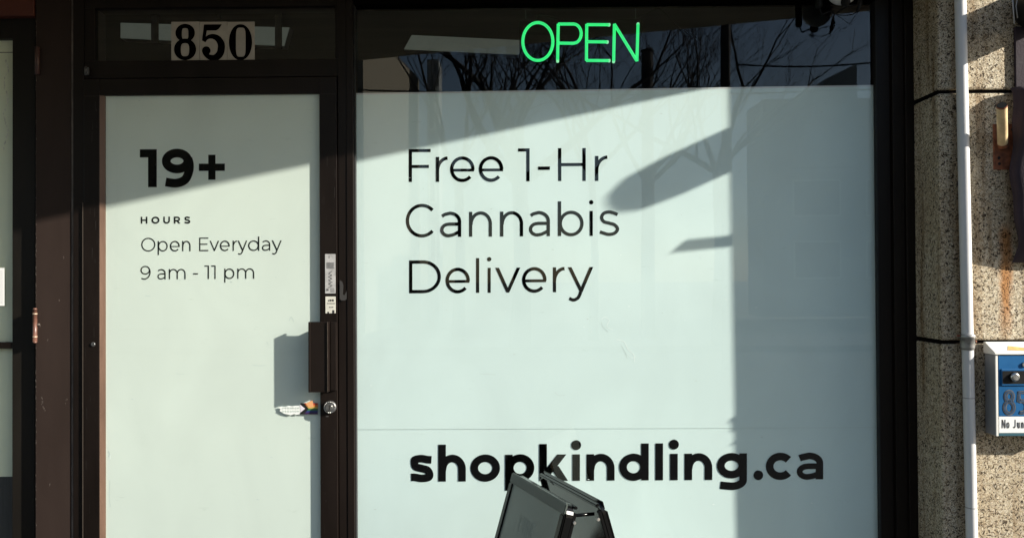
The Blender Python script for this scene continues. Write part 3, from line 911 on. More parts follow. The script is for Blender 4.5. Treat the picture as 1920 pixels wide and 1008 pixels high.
mb = MB(); mb.box(cl.x - .009, cl.x + .008, TF - .016, TF - .0045, cl.z - .016, cl.z + .014, .003); mb.tube([(cl.x - .002, TF - .016, cl.z - .012), (cl.x - .002, TF - .016, cl.z + .016)], .004, 10)
mb.build('closer_pin', mat('dull_pin', (0.10, 0.10, 0.10), 0.4, metal=.6, var=.4, vscale=60), trn)

# house number tiles stuck on the transom glass
LYc = 0.90
def ceiling_light(q4, label):
    c_ = thing('ceiling_light', label, 'light', tuple(sum(q4, Vector()) / 4), 'dim ceiling lights inside the shop')
    mb = MB(); mb.face(q4); mb.build('diffuser', M['diffuser'], c_)
    mb = MB(); mb.face([p + Vector((0, .06, 0)) for p in q4])
    for i in range(4): mb.face([q4[i] + Vector((0, .001, 0)), q4[(i + 1) % 4] + Vector((0, .001, 0)), q4[(i + 1) % 4] + Vector((0, .06, 0)), q4[i] + Vector((0, .06, 0))])
    mb.build('housing', M['box_grey'], c_)
M['diffuser'] = mat('dim_light_diffuser', (.3, .32, .28), .6, emis=((.80, .90, .76), 0.030), var=.2, vscale=4)
ceiling_light([P(226, 43, LYc), P(543, 52, LYc + .05), P(533, 87, LYc), P(226, 72, LYc)], 'dim pale ceiling light panel inside, seen through the pane behind the number 850')
ceiling_light([P(772, 66, LYc), P(985, 76, LYc + .05), P(972, 103, LYc), P(757, 93, LYc)], 'dim pale ceiling light panel inside, seen left of the green neon sign')
hn = thing('house_number', 'three grey tiles with bold black digits 850 on the transom glass', 'sign', (X(398, TF), TF, tz0))
TY = TF + 0.009
nk = 1 / 9.165
def npx(u, v, Y): return P(300 + u * nk, 20 + v * nk, Y)
for i, (a, b) in enumerate(((192, 676), (683, 1148), (1156, 1625))):
    mb = MB()
    pa, pb = npx(a, 845, TY), npx(b, 190, TY)
    mb.box(pa.x, pb.x, TY, TY + 0.0025, tz0 + .0005, pb.z, 0.0006)
    tl_ = mb.build('number_tile', M['tile'], hn)
    mb = MB()
    yy = TY - 0.0006
    def ringo(o, n_):
        for q in range(len(o)):
            r_ = (q + 1) % len(o)
            mb.face([npx(*o[q], yy), npx(*o[r_], yy), npx(*n_[r_], yy), npx(*n_[q], yy)])
    def sup(cx, cy, rx, ry, e=2.0, n=48):
        out = []
        for q in range(n):
            a_ = 2 * PI * q / n
            c, s2 = math.cos(a_), math.sin(a_)
            out.append((cx + rx * math.copysign(abs(c) ** (2 / e), c), cy + ry * math.copysign(abs(s2) ** (2 / e), s2)))
        return out
    if i == 0:
        ringo(sup(433, 385, 167, 155), sup(431, 400, 56, 97, 3.6))
        yy -= 0.0002
        ringo(sup(431, 668, 190, 185), sup(430, 674, 72, 113, 3.0))
    elif i == 2:
        ringo(sup(1383, 545, 198, 308, 2.1), sup(1388, 545, 84, 250, 4.2))
    else:
        mb.face([npx(a, b, yy) for a, b in [(757, 241), (1062, 238), (1035, 285), (1000, 325), (960, 343), (805, 345), (785, 455), (810, 500), (780, 548), (722, 515)]])
        yy -= 0.0002
        c = spline([(765, 520), (820, 462), (905, 445), (990, 480), (1045, 560), (1055, 640), (1030, 740), (965, 805), (900, 815), (820, 785), (765, 735), (755, 690)], 6)
        n_ = len(c)
        wd = [40 + 84 * math.sin(PI * min(1, q / (n_ - 1) * 1.02)) ** 1.1 for q in range(n_)]
        for pl in ribbon(c, wd): mb.face([npx(u, v, yy) for u, v in pl])
        yy -= 0.0002
        mb.face([npx(u, v, yy) for u, v in arc(795, 690, 74, 74, 0, 345, 23)])
    mb.build('digit', M['vinyl'], tl_)

# ---- neon sign hanging just inside the clear top of the window
NY = 0.13
nx_, nz_ = X(1088, NY, 80), Z(120, NY, 1088)
neon = thing('neon_sign', 'green glowing OPEN neon sign hanging inside the top of the window', 'sign', (nx_, NY, nz_))
mb = MB(); pa, pb = P(974, 120, NY + .015), P(1204, 37, NY + .015)
mb.box(pa.x, pb.x, NY + .012, NY + .017, pa.z, pb.z, .001); mb.build('backing_panel', M['acrylic'], neon)
kk = 1 / 7.3846
def nq(u, v): return P(960 + u * kk, 20 + v * kk, NY)
TR = 0.0061
def letter(paths):
    mb = MB()
    for p in paths: mb.tube([nq(u, v) for u, v in p], TR, 12)
    return mb.build('letter_tube', M['neon'], neon)
oe = [(358 + 208 * math.cos(R(a)), 430 + 262 * math.sin(R(a))) for a in range(0, 361, 8)]
letter([oe])
letter([[(632, 690), (640, 188)], [(640, 188), (850, 188)] + [(850 + 108 * math.cos(R(a)), 321 + 133 * math.sin(R(a))) for a in range(-80, 81, 10)] + [(840, 455), (650, 452)]])
letter([[(1035, 192), (1030, 692)], [(1035, 196), (1340, 198)], [(1030, 432), (1315, 436)], [(1026, 692), (1340, 694)]])
letter([[(1408, 705), (1418, 190)], [(1418, 190), (1730, 700)], [(1730, 700), (1745, 190)]])
mb = MB()
for (u, v) in ((632, 700), (1345, 198), (1320, 436), (1345, 694), (1408, 706), (1745, 188)):
    c = nq(u, v); mb.tube([c + Vector((0, 0.006, 0)), c + Vector((0, -0.005, 0))], [TR * 1.0, TR * .9], 12)
for (u, v) in ((358, 168), (358, 692), (640, 320), (850, 188), (1032, 320), (1200, 694), (1414, 450), (1738, 450), (1575, 445)):
    c = nq(u, v); mb2 = MB(); mb2.tube([c + Vector((0, .0055, 0)), c + Vector((0, .0118, 0))], .004, 8); mb2.build('tube_clip', M['acrylic'], neon)
each(mb, 'tube_end', M['neon_end'], neon)
mb = MB()
for px in (986, 1192):
    mb.tube([P(px, 36, NY + .01), P(px - 1, -40, NY + .01)], 0.0007, 6)
each(mb, 'hanging_wire', mat('steel_wire', (0.3, 0.3, 0.3), 0.4, metal=.6), neon)
mb = MB()
mb.tube([P(a, b, NY + .02) for a, b in spline([(1008, 37), (1008, 30), (1016, 28), (1035, 33), (1050, 37)], 6)], 0.0018, 6)
mb.tube([P(a, b, NY + .02) for a, b in spline([(1170, 42), (1190, 34), (1215, 24), (1235, 17), (1252, 30), (1270, 50), (1296, 68), (1310, 78)], 6)], 0.0012, 6)
each(mb, 'cable', M['black'], neon)

# ---- security camera hanging under the canopy, top right
CY = -0.125
c0 = P(1580, -20, CY)
cs = thing('security_camera', 'round white security camera with dark lens and loose cables above the window', 'camera', (c0.x, CY, c0.z))
mb = MB(); t = bmesh.new(); bmesh.ops.create_uvsphere(t, u_segments=32, v_segments=20, radius=0.056); bmesh.ops.translate(t, verts=t.verts, vec=c0); mb.merge(t)
mb.build('globe', mat('white_casing', (0.8, 0.8, 0.78), .4), cs, True)
mb = MB(); mb.tube([c0 + Vector((-.002, -.046, -.040)), c0 + Vector((-.002, -.030, -.0555)), c0 + Vector((-.002, -.020, -.060))], [.010, .017, .014], 16); mb.build('lens', M['hole'], cs)
mb = MB(); mb.tube([c0 + Vector((0, 0, .05)), Vector((c0.x, c0.y, CZ))], .014, 12); mb.build('stem', M['black'], cs)
mb = MB()
mb.tube([P(a, b, CY) for a, b in spline([(1600, -30), (1616, 0), (1612, 14), (1604, 24), (1590, 29), (1566, 27), (1572, 22), (1590, 12), (1612, 8)], 6)], .0016, 8)
mb.tube([P(a, b, CY) for a, b in spline([(1566, 27), (1580, 36), (1592, 44), (1600, 34), (1608, 24)], 6)], .0009, 6)
each(mb, 'cable', M['black'], cs)
mb = MB(); mb.tube([P(1613, -8, CY), P(1610, 14, CY), P(1606, 24, CY)], [.006, .0075, .003], 10); mb.build('plug', M['black'], cs)
mb = MB(); mb.tube([P(1535, -60, CY + .02), P(1535, 13, CY + .02), P(1536, 17, CY + .02)], [.0125, .0125, .009], 16); mb.build('bracket', M['black'], cs)
mb = MB(); mb.tube([P(a, b, CY + .02) for a, b in spline([(1537, 16), (1542, 27), (1556, 22), (1564, 26), (1562, 38)], 6)], .0028, 8); mb.build('cable', M['black'], cs)

# ---- neighbouring door and post on the left
NYF = 0.0
nd = thing('neighbour_door', 'dark brown door of the next shop with yellowed glass at far left', 'door', (X(0, NYF), NYF, 0))
nx1 = X(27.3, 0.012)
zz1 = Z(73, 0.0, 15)
mb = MB()
xp = X(66, 0.0)
mb.box(nx1, xp, NYF - .002, 0.05, 0.0, 2.7, .002)
mb.box(-3.2, nx1 - .0003, NYF, 0.048, zz1, 2.7, .002)
mb.box(-3.2, nx1 - .0003, NYF, 0.048, 0.0, 0.22, .002)
mb.build('door_frame', M['dark_brown'], nd)
mb = MB(); mb.box(-3.2, nx1 - .0006, NYF - .001, 0.046, Z(653, 0, 15), Z(641, 0, 15), .0015); mb.build('cross_rail', M['bronze'], nd)
mb = MB(); mb.face([(-3.2, .014, .22), (nx1, .014, .22), (nx1, .014, zz1), (-3.2, .014, zz1)]); mb.build('glass_pane', M['glass'], nd)
mb = MB()
zb = Z(893, .02, 15); zc = Z(98, .02, 15)
mb.face([(-3.2, .022, zb), (nx1 + .01, .022, zb), (nx1 + .01, .022, zc - .002), (-3.2, .022, zc - .002)])
mb.face([(-3.2, .0222, zc + .001), (nx1 + .01, .0222, zc + .001), (nx1 + .01, .0222, zz1 + .01), (-3.2, .0222, zz1 + .01)])
mb.build('film', M['film_old'], nd)
mb = MB(); mb.box(-3.2, nx1 + .01, .026, .032, .2, zz1 + .01); mb.build('backing_board', mat('grey_weathered_board', (0.030, 0.031, 0.032), .8, var=.5, vscale=30, stretch=(3, 1, .15)), nd)
mb = MB(); quad(mb, -12, 502, 8.5, 573, .0125)
nt_ = mb.build('paper_notice', M['paper'], nd)
mb = MB(); quad(mb, -9, 506, 5.5, 568, .0121); mb.build('grey_border', mat('notice_inner', (.72, .72, .70), .7), nt_)
mb = MB(); rnd = random.Random(11)
for k in range(26):
    y = 110 + k * 6.5 + rnd.random() * 4; x = 11 + 4 * math.sin(k * .7) + rnd.random() * 2 - 1.5
    mb.face([P(x, y + 5 + rnd.random() * 3, .0130), P(x + 1 + rnd.random() * 1.4, y + 4, .0130), P(x + .6 + rnd.random(), y, .0130), P(x - .5, y + 1, .0130)])
mb.build('glue_residue', M['tape'], nd)
hy = -0.034
mb = MB(); hc = P(65.5, 610, hy)
zl, zh = Z(643, hy, 66), Z(577, hy, 66)
mb.tube([(hc.x, hy, zl), (hc.x, hy, zl + .006), (hc.x, hy, zl + .0061), (hc.x, hy, zh - .0061), (hc.x, hy, zh - .006), (hc.x, hy, zh)], [.005, .0085, .0078, .0078, .0085, .005], 14)
hg = mb.build('hinge', mat('copper_brown_paint', (0.13, 0.060, 0.042), .4, var=.3, vscale=50), nd)
mb = MB()
for py in (588, 631): 
    z_ = Z(py, hy, 66); mb.tube([(hc.x, hy, z_ - .0025), (hc.x, hy, z_ + .0025)], .0086, 14)
each(mb, 'bare_band', mat('bare_brass', (.45, .33, .24), .4, metal=.3), hg)
mb = MB(); q_ = P(72, 608, -.031); mb.tube([(q_.x, -.0265, q_.z), (q_.x, -.035, q_.z)], .004, 10); mb.build('pin', M['worn_edge'], hg)
mb = MB(); hc2 = P(70, 118, hy)
mb.tube([(hc2.x, hy, Z(140, hy, 70)), (hc2.x, hy, Z(88, hy, 70))], .0085, 14); mb.build('hinge', mat('chipped_hinge_paint', (.07, .035, .03), .4, var=.5, vscale=60), nd)

post = thing('brown_post', 'glossy chocolate brown post left of the white door, worn along its edges', 'post', (X(100, -.03), -.03, 0))
PF = -0.028
pxl, pxr = X(66, PF), X(133, PF)
mb = MB(); mb.box(pxl, pxr, PF, 0.05, 0, 2.7, .003); mb.build('face_board', M['brown_paint'], post)
mb = MB(); mb.box(pxr + .0002, X(138, PF), PF + .001, .05, 0, 2.7, .0025); mb.build('edge_strip', M['worn_edge'], post)
mb = MB(); rnd = random.Random(2)
for k in range(120):
    py = 30 + rnd.random() * 1100
    x = pxl + .0015 + rnd.random() * .003
    z_ = Z(py, PF, 66); l_ = .002 + rnd.random() * .012; w_ = .0005 + rnd.random() * .0012
    mb.face([(x, PF - .0004, z_), (x + w_, PF - .0004, z_ + l_ * .3), (x + w_ * .6, PF - .0004, z_ + l_), (x - w_ * .4, PF - .0004, z_ + l_ * .6)])
for (px, py, s) in ((77, 742, 6), (75, 748, 5), (80, 760, 4), (122, 747, 4), (88, 635, 2), (74, 606, 2.2), (118, 480, 1.5), (92, 905, 2), (110, 560, 1.2)):
    for q in range(4):
        u, v = px + rnd.random() * s, py + rnd.random() * s * 2
        mb.face([P(u, v + 1.8 + rnd.random() * 2, PF - .0004), P(u + .9, v + 1.4, PF - .0004), P(u + 1.1, v, PF - .0004), P(u, v - .6, PF - .0004)])
mb.build('paint_chips', M['worn_edge'], post)['kind'] = 'stuff'

rp = MB(); rz = Z(30.5, -.03, 30)
rp.box(-3.2, X(64, -.03, 10), -.032, .05, rz, 2.75, .003)
tag(rp.build('fascia_panel', M['red_panel']), 'rust red fascia board in the top left corner above the neighbouring door', 'panel')

# ---- stone pillar on the right
PY = -0.22
pil = thing('stone_pillar', 'speckled exposed aggregate pillar right of the window, with a rust run', 'pillar', (1.53, PY, 0))
xc = X(1792, PY)
j1, j2 = Z(171, PY, 1850), Z(641, PY, 1800)
xc = 1.481
def pblock(z0, z1):
    mb.box(xc, 3.4, PY, 0.10, z0, z1, 0.007)
mb = MB(); pblock(0, j2 - .006); pblock(j2 + .006, j1 - .006); pblock(j1 + .006, 2.54)
mb.build('aggregate_slab', M['stone'], pil)
mb = MB(); mb.box(xc + .003, 3.38, PY + .009, .09, .02, 2.5); mb.build('joint_filler', M['joint'], pil)

# ---- conduit pipe
ppY = PY - 0.021
cp = thing('conduit_pipe', 'light grey metal conduit running up the corner of the stone pillar', 'pipe', (X(1820, ppY), ppY, 0))
def ctr(py): return P(1800.5 + 21.5 * (py / 1008) + (0 if py < 630 else 0), py, ppY)
mb = MB(); mb.tube([ctr(1400), ctr(1000), ctr(640), ctr(300), ctr(0), ctr(-150)], 0.0185, 24); mb.build('pipe', M['conduit'], cp)
mb = MB(); a_, b_ = ctr(655), ctr(626)
mb.tube([a_, a_ + (b_ - a_) * .2, a_ + (b_ - a_) * .75, a_ + (b_ - a_) * .76, a_ + (b_ - a_) * .95, b_], [.0205, .0225, .0225, .025, .025, .021], 24)
cpl = mb.build('coupling', M['coupling'], cp)
mb = MB(); k_ = a_ + (b_ - a_) * .9
mb.tube([k_ + Vector((-.024, 0, 0)), k_ + Vector((-.034, 0, 0))], .004, 8); mb.tube([k_ + Vector((.022, -.004, -.02)), k_ + Vector((.028, -.004, -.02))], .004, 8)
each(mb, 'clamp_screw', M['rust'], cpl)
mb = MB()
for py in (745, 950):
    c = ctr(py); d_ = Vector((0, 0, .0012)); mb.tube([c - d_, c + d_], .01885, 24)
each(mb, 'scuff_line', mat('scuff', (.22, .21, .2), .6), cp)

# ---- cable crossing the joint
# ---- flag bracket: rusty plate with a short slanting cream tube
fb = thing('flag_bracket', 'rusty wall plate with a short cream painted tube on the pillar', 'bracket', tuple(P(1885, 275, PY)))
bkY = PY - 0.006
mb = MB(); a_, b_ = P(1864, 318, bkY), P(1907, 232, bkY); mb.box(a_.x, b_.x, bkY, PY - .0002, a_.z, b_.z, .0012); mb.build('wall_plate', M['rust'], fb)
mb = MB()
for (px, py) in ((1874, 307), (1899, 307), (1873, 296), (1898, 243)):
    c = P(px, py, bkY); mb.tube([c, c + Vector((0, -.003, 0))], [.0052, .004], 14)
each(mb, 'screw', M['hole'], fb)
t0_ = P(1880, 272, PY - .012); t1_ = P(1878.5, 197, PY - .135)
mb = MB(); mb.tube([t0_, t1_], .0158, 22, cap=False); mb.tube([t0_, t1_], .0135, 22, cap=False)
tb = mb.build('tube', M['cream'], fb)
dr = (t1_ - t0_).normalized()
mb = MB(); mb.tube([t1_ - dr * .002, t1_ + dr * .0003], .0145, 22); mb.build('tube_mouth', M['hole'], tb)
mb = MB(); mb.tube([t1_ - dr * .006, t1_ + dr * .0004], .0163, 22, cap=False); mb.tube([t0_ - dr * .004, t0_ + dr * .012], .0168, 22, cap=False); each(mb, 'rusty_rim', M['rust'], tb)

# ---- mailbox
mbY0, mbY1 = PY - 0.001, PY - 0.064
bx = P(1869, 740, mbY1).x - .004
bz0, bz1, bzt = Z(817, mbY1, 1890), Z(665, mbY1, 1890), Z(640, PY, 1880)
BW = 0.27
mx = thing('mailbox', 'white and blue wall mailbox numbered 850 on the stone pillar', 'mailbox', (bx + BW / 2, PY, bz0))
mb = MB(); mb.box(bx, bx + BW, mbY1 + .003, mbY0, bz0, bz1, .002); mb.build('body', M['box_grey'], mx)
# sloping lid
mb = MB(); t = bmesh.new()
x0_, x1_ = bx - .004, bx + BW + .004
prof = [(mbY0, bz1 + .001), (mbY1 - .005, bz1 + .001), (mbY1 - .005, bz1 + .008), (mbY0 - .010, bzt), (mbY0, bzt)]
a = [t.verts.new((x0_, y, z)) for y, z in prof]; b = [t.verts.new((x1_, y, z)) for y, z in prof]
t.faces.new(a); t.faces.new(b[::-1])
for i in range(5): t.faces.new((a[i], a[(i + 1) % 5], b[(i + 1) % 5], b[i]))
bmesh.ops.recalc_face_normals(t, faces=t.faces); bmesh.ops.bevel(t, geom=list(t.edges), offset=.0015, segments=2, affect='EDGES'); mb.merge(t)
lid = mb.build('lid', M['box_white'], mx)
mb = MB()
# stain patch laid on the slope of the lid
def lidpt(u, v):   # u along x, v 0..1 up the slope
    y = (mbY1 - .005) * (1 - v) + (mbY0 - .010) * v; z = (bz1 + .008) * (1 - v) + bzt * v
    return Vector((bx + u, y, z)) + Vector((0, -.5, 1)).normalized() * .0012
mb.face([lidpt(u, v) for u, v in ((.045, .22), (.10, .16), (.14, .2), (.13, .34), (.085, .52), (.06, .6), (.055, .42))])
mb.build('rust_stain', M['stain'], lid)
mb = MB(); mb.box(bx, bx + .008, mbY1 - .001, mbY1 + .0028, bz0, bz1 - .001, .001); mb.box(bx + BW - .008, bx + BW, mbY1 - .001, mbY1 + .0028, bz0, bz1 - .001, .001); each(mb, 'front_flange', M['box_white'], mx)
fx0, fx1 = bx + .0105, bx + BW - .0105
YB = mbY1 - .0005
zA = Z(780, YB, 1890); zB = Z(811, YB, 1890)
mb = MB(); mb.box(fx0, fx1, YB, mbY1 + .0025, zA, bz1 - .001, .001); pn = mb.build('blue_panel', M['box_blue'], mx)
mb = MB(); mb.box(fx0 + .008, fx1 - .008, YB - .004, YB - .0002, Z(722, YB, 1890), Z(691, YB, 1890), .001); fr_ = mb.build('slot_frame', M['box_blue'], pn)
mb = MB(); mb.box(fx0 + .0105, fx1 - .0105, YB - .0045, YB - .0041, Z(719, YB, 1890), Z(694.5, YB, 1890)); mb.build('slot', M['black'], pn)
kc = P(1902, 706, YB - .005)
mb = MB(); mb.tube([kc, kc + Vector((0, -.006, 0)), kc + Vector((0, -.010, 0))], [.0155, .0145, .010], 24); mb.build('lock_button', M['chrome'], pn)
kc = P(1921, 683, YB - .001); mb = MB(); mb.tube([kc, kc + Vector((0, -.004, 0))], [.009, .008], 20); each(mb, 'rivet', M['chrome'], pn)
mb = MB(); mb.box(fx0, fx1, YB + .0004, mbY1 + .0025, zB, zA - .0008, .0005); lb = mb.build('white_label', M['label_white'], mx)
mb = MB(); mb.box(fx0, fx1, YB + .001, mbY1 + .0025, bz0 + .0005, zB - .0008, .0005); mb.build('bottom_lip', M['box_teal'], mx)
# digits on the blue panel: raised, outlined
def mdig(m_, t_, yy, name, lblk=None):
    mb = MB()
    def e(cx, cy, rx, ry): return [(cx + rx * math.cos(R(a)), cy + ry * math.sin(R(a))) for a in range(0, 361, 12)]
    paths = [(e(1892.5, 742.5, 7.0, 9.0), True), (e(1892.5, 763.5, 8.6, 11.2), True)]
    five = [(1925, 735), (1911, 735), (1910.5, 752)] + [(1916 + 9 * math.cos(R(a)), 762 + 11 * math.sin(R(a))) for a in range(-110, 121, 15)]
    paths.append((five, False))
    paths.append(([(1943 + 8.6 * math.cos(R(a)), 754 + 20 * math.sin(R(a))) for a in range(0, 361, 12)], True))
    for p, cl_ in paths:
        for pl in ribbon(p, t_, cl_): mb.face([P(u, v, yy) for u, v in pl])
        if not cl_: yy -= .0001
    return mb.build(name, m_, pn)
mdig(M['silver_dark'], 7.2, YB - .0010, 'number_outline')
mdig(mat('dark_blue_digit', (.03, .06, .11), .35, var=.4, vscale=90), 3.6, YB - .0016, 'number_digits')
lettering('lettering', M['ink'], lb, [('N', 1878.5, 1885.5), ('o', 1887.5, 1893), ('J', 1899.5, 1904.5), ('u', 1907.5, 1912.5), ('n', 1915, 1920), ('k', 1922, 1927), ('M', 0, 0)][:6], 1.7, 11.0, 16, 802.0, 0.0, YB - .0002, 1878)

# ---- wall lamp and folded banner at the right edge
wl = thing('wall_lamp', 'black cylindrical wall lamp with grey cables at the top right edge', 'lamp', tuple(P(1925, 20, PY)))
lcx = P(1931, 20, PY)
mb = MB()
L0 = Vector((lcx.x, PY, lcx.z))
mb.tube([L0 + Vector((0, -.001, 0)), L0 + Vector((0, -.018, 0)), L0 + Vector((0, -.030, 0)), L0 + Vector((0, -.21, 0)), L0 + Vector((0, -.26, 0)), L0 + Vector((0, -.283, 0)), L0 + Vector((0, -.29, 0))], [.062, .070, .078, .078, .068, .045, .012], 32)
mb.build('housing', M['black'], wl)
mb = MB()
mb.tube([P(a, b, PY - .12) for a, b in ((1898, -10), (1902, 45))], .0022, 8)
mb.tube([P(a, b, PY - .125) for a, b in ((1909, -10), (1905, 12), (1908, 34))], .0016, 8)
each(mb, 'cable', mat('grey_cable', (.35, .34, .33), .5), wl)

bn = thing('folded_banner', 'dark purple folded cloth banner hanging at the right edge of the photo', 'banner', (X(1930, PY), PY, Z(495, PY, 1930)))
mb = MB()
n = 40
rows = []
for i in range(41):
    f = i / 40
    py = 168 + (492 - 168) * f
    z = Z(py, PY, 1930)
    edge = 1904 + 3.0 * math.sin(f * 9.0) + (7 * max(0, (f - .55) / .45) ** 1.0) + 2 * math.sin(f * 23)
    xl_ = P(edge, py, PY - .05).x
    dep = .066 if f < .86 else .066 - .05 * (f - .86) / .14
    if f < .02: dep = .05
    x_r = xl_ + .16
    row = []
    for q in range(n):
        a = 2 * PI * q / n
        cxx, cyy = (xl_ + x_r) / 2, PY - .006 - dep / 2
        rr = 1 + .06 * math.sin(5 * a + f * 3)
        row.append(mb.bm.verts.new((cxx + (x_r - xl_) / 2 * math.copysign(abs(math.cos(a)) ** .8, math.cos(a)) * rr, cyy + dep / 2 * math.sin(a) * rr, z)))
    rows.append(row)
for i in range(40):
    for q in range(n):
        mb.bm.faces.new((rows[i][q], rows[i][(q + 1) % n], rows[i + 1][(q + 1) % n], rows[i + 1][q]))
mb.bm.faces.new(rows[0]); mb.bm.faces.new(rows[-1][::-1])
mb.build('cloth', M['purple'], bn, True)
mb = MB(); a_ = P(1903, 50, PY - .012); b_ = P(1903, 170, PY - .012)
mb.box(a_.x, a_.x + .12, PY - .012, PY - .002, b_.z, a_.z, .003); mb.build('strap', M['purple'], bn)

# ---- A-frame sign on the pavement
zT = 0.75
def atz(px, py, z):
    d = fw + rt * ((px - 960) / FPX) + up * ((504 - py) / FPX)
    return CAM + d * ((z - CAM.z) / d.z)
A0 = atz(963, 886, zT); A1 = atz(1067, 946, zT)
af = thing('a_frame_sign', 'black folding sidewalk sign standing in front of the lettered window', 'sign', ((A0.x + A1.x) / 2, (A0.y + A1.y) / 2, 0))
rd = (A1 - A0); rd.z = 0; WID = rd.length; rd.normalize()
od = Vector((-rd.y, rd.x, 0))
if od.x > 0: od = -od                      # outward (to the left) for the first panel
def panel(origin, out, sgn, ang, poster, H=0.80):
    """origin: top corner far from camera; rd along the ridge; out: outward horizontal"""
    dn = (out * math.sin(ang) + Vector((0, 0, -1)) * math.cos(ang)).normalized()
    nrm = (out * math.cos(ang) + Vector((0, 0, 1)) * math.sin(ang)).normalized()
    def q(u, v, n_): return origin + rd * u + dn * v + nrm * n_
    def bxp(u0, u1, v0, v1, n0, n1, bev=.003):
        t = bmesh.new(); bmesh.ops.create_cube(t, size=1)
        for v in t.verts:
            v.co = Vector(((u0 + u1) / 2 + v.co.x * (u1 - u0), (v0 + v1) / 2 + v.co.y * (v1 - v0), (n0 + n1) / 2 + v.co.z * (n1 - n0)))
        if bev: bmesh.ops.bevel(t, geom=list(t.edges), offset=bev, segments=3, affect='EDGES')
        for v in t.verts: v.co = q(v.co.x, v.co.y, v.co.z)
        return t
    T = .022 if poster else .010
    mb = MB()
    # board with rounded upper corners
    rad = .035
    ol = [(0 + rad - rad * math.cos(R(a)), rad - rad * math.sin(R(a))) for a in range(0, 91, 15)] + [(WID - rad + rad * math.sin(R(a)), rad - rad * math.cos(R(a))) for a in range(0, 91, 15)] + [(WID, H), (0, H)]
    t = bmesh.new(); a = [t.verts.new(q(u, v, 0)) for u, v in ol]; b = [t.verts.new(q(u, v, -T)) for u, v in ol]
    t.faces.new(a)
    for i in range(len(a)): t.faces.new((a[i], a[(i + 1) % len(a)], b[(i + 1) % len(a)], b[i]))
    t.faces.new(b[::-1])
    bmesh.ops.recalc_face_normals(t, faces=t.faces)
    mb.merge(t)
    brd = mb.build('board', M['a_frame'], af)
    brd['label'] = 'left facing poster board' if poster else 'right facing board seen from inside'
    mb = MB(); mb.merge(bxp(.020, WID - .020, .020, H - .02, -T - .0015, -T + .0005, .0005)); mb.build('inner_face', M['a_inner'], brd)
    mb = MB()
    mb.merge(bxp(.004, WID - .004, -.002, .030, -.001, .009) if poster else bxp(.004, WID - .004, .0, .024, -.001, .003, .001)); mb.build('top_rail', M['a_rim'] if poster else M['a_frame'], brd)
    mb = MB()
    mb.merge(bxp(.001, .026, .0305, H, 0, .008)); mb.merge(bxp(WID - .026, WID - .001, .0305, H, 0, .008)); mb.build('side_rail', M['a_frame'], brd)
    mb = MB(); mb.merge(bxp(.0265, WID - .0265, .031, H, .0005, .003, 0)); ps = mb.build('poster', M['a_poster'], brd)
    # back rim standing towards the inside
    mb = MB(); mb.merge(bxp(.006, WID - .006, .001, .010, -T - .012, -T, .002)); mb.merge(bxp(.001, .012, .02, H, -T - .012, -T, .002)); mb.merge(bxp(WID - .012, WID - .001, .02, H, -T - .012, -T, .002))
    mb.build('inner_rim', M['a_frame'], brd)
    if poster:
        mb = MB(); rnd = random.Random(8)
        u0_, v0_ = WID * .34, .155
        s = .0042
        for k, ch in enumerate('EHJE'):
            for g in glyph(ch if ch != 'J' else 'N', k * .030, k * .030 + .022, s, .04, .052):
                for pl in g: mb.face([q(u0_ + u, v0_ - v, .0035 + .0001 * (k % 2)) for u, v in pl])
        for g in glyph('-', .03, .085, .003, .02, .03):
            for pl in g: mb.face([q(u0_ + u, v0_ + .03 - v, .0035) for u, v in pl])
        mb.build('faded_print', M['a_logo'], ps)
    return q
ang1 = R(17)
qa = panel(A0, od, 1, ang1, True)
gap = 0.103
B0 = A0 - od * gap + rd * 0.012
qb = panel(B0, -od, -1, ang1, False)
# hinge arms joining the boards near their tops
mb = MB()
for u in (.05, WID - .03):
    mb.tube([qa(u, .035, -.024), qb(u, .035, -.024)], .005, 10)
each(mb, 'hinge_arm', M['a_frame'], af)
mb = MB()
c = qa(WID - .004, .045, -.03); mb.tube([c, c + rd * .009], .0045, 14)
c = qb(WID - .004, .040, -.03); mb.tube([c, c + rd * .009], .0048, 14)
each(mb, 'rivet', M['chrome'], af)
mb = MB()
c0_, c1_ = qa(WID - .02, .40, -.024), qb(WID - .02, .40, -.024)
mb.tube([c0_, c1_], .004, 8); mb.build('spreader_bar', M['silver_dark'], af)

# ------------------------------------------------------------------ across the street (seen mirrored in the glass)
def mir(px, py, D):
    """world point at distance D in front of the facade that the glass mirrors to a photo position"""
    p = P(px, py, D)
    return Vector((p.x, -D, p.z))

def windows(par, x0, x1, z0, z1, y, nx, nz):
    for i in range(nx):
        for j in range(nz):
            w_, h_ = (x1 - x0) / nx, (z1 - z0) / nz
            xa_, xb_ = x0 + (i + .2) * w_, x0 + (i + .8) * w_
            za_, zb_ = z0 + (j + .25) * h_, z0 + (j + .8) * h_
            mb = MB(); mb.box(xa_ - .06, xb_ + .06, y, y + .08, za_ - .06, zb_ + .06); f = mb.build('window', M['skylight'], par)
            mb = MB(); mb.box(xa_, xb_, y + .08, y + .1, za_, zb_); mb.build('pane', M['pane'], f)
h1 = thing('beige_house', 'beige flat roofed building across the street', 'building', (-4, -20, 0))
a_ = mir(681, 103, 20); b_ = mir(786, 103, 20)
def hull(par, pts, z0, z1, name, m):
    t = bmesh.new()
    a = [t.verts.new((x, y, z0)) for x, y in pts]; b = [t.verts.new((x, y, z1)) for x, y in pts]
    t.faces.new(a); t.faces.new(b[::-1])
    for i in range(len(a)): t.faces.new((a[i], a[(i + 1) % len(a)], b[(i + 1) % len(a)], b[i]))
    mb = MB(); mb.merge(t); return mb.build(name, m, par)
a_ = mir(681, 103, 17); b_ = mir(786, 103, 23)
pts_ = [(a_.x, -17), (b_.x, -23), (b_.x - 8, -26), (a_.x - 8, -20)]
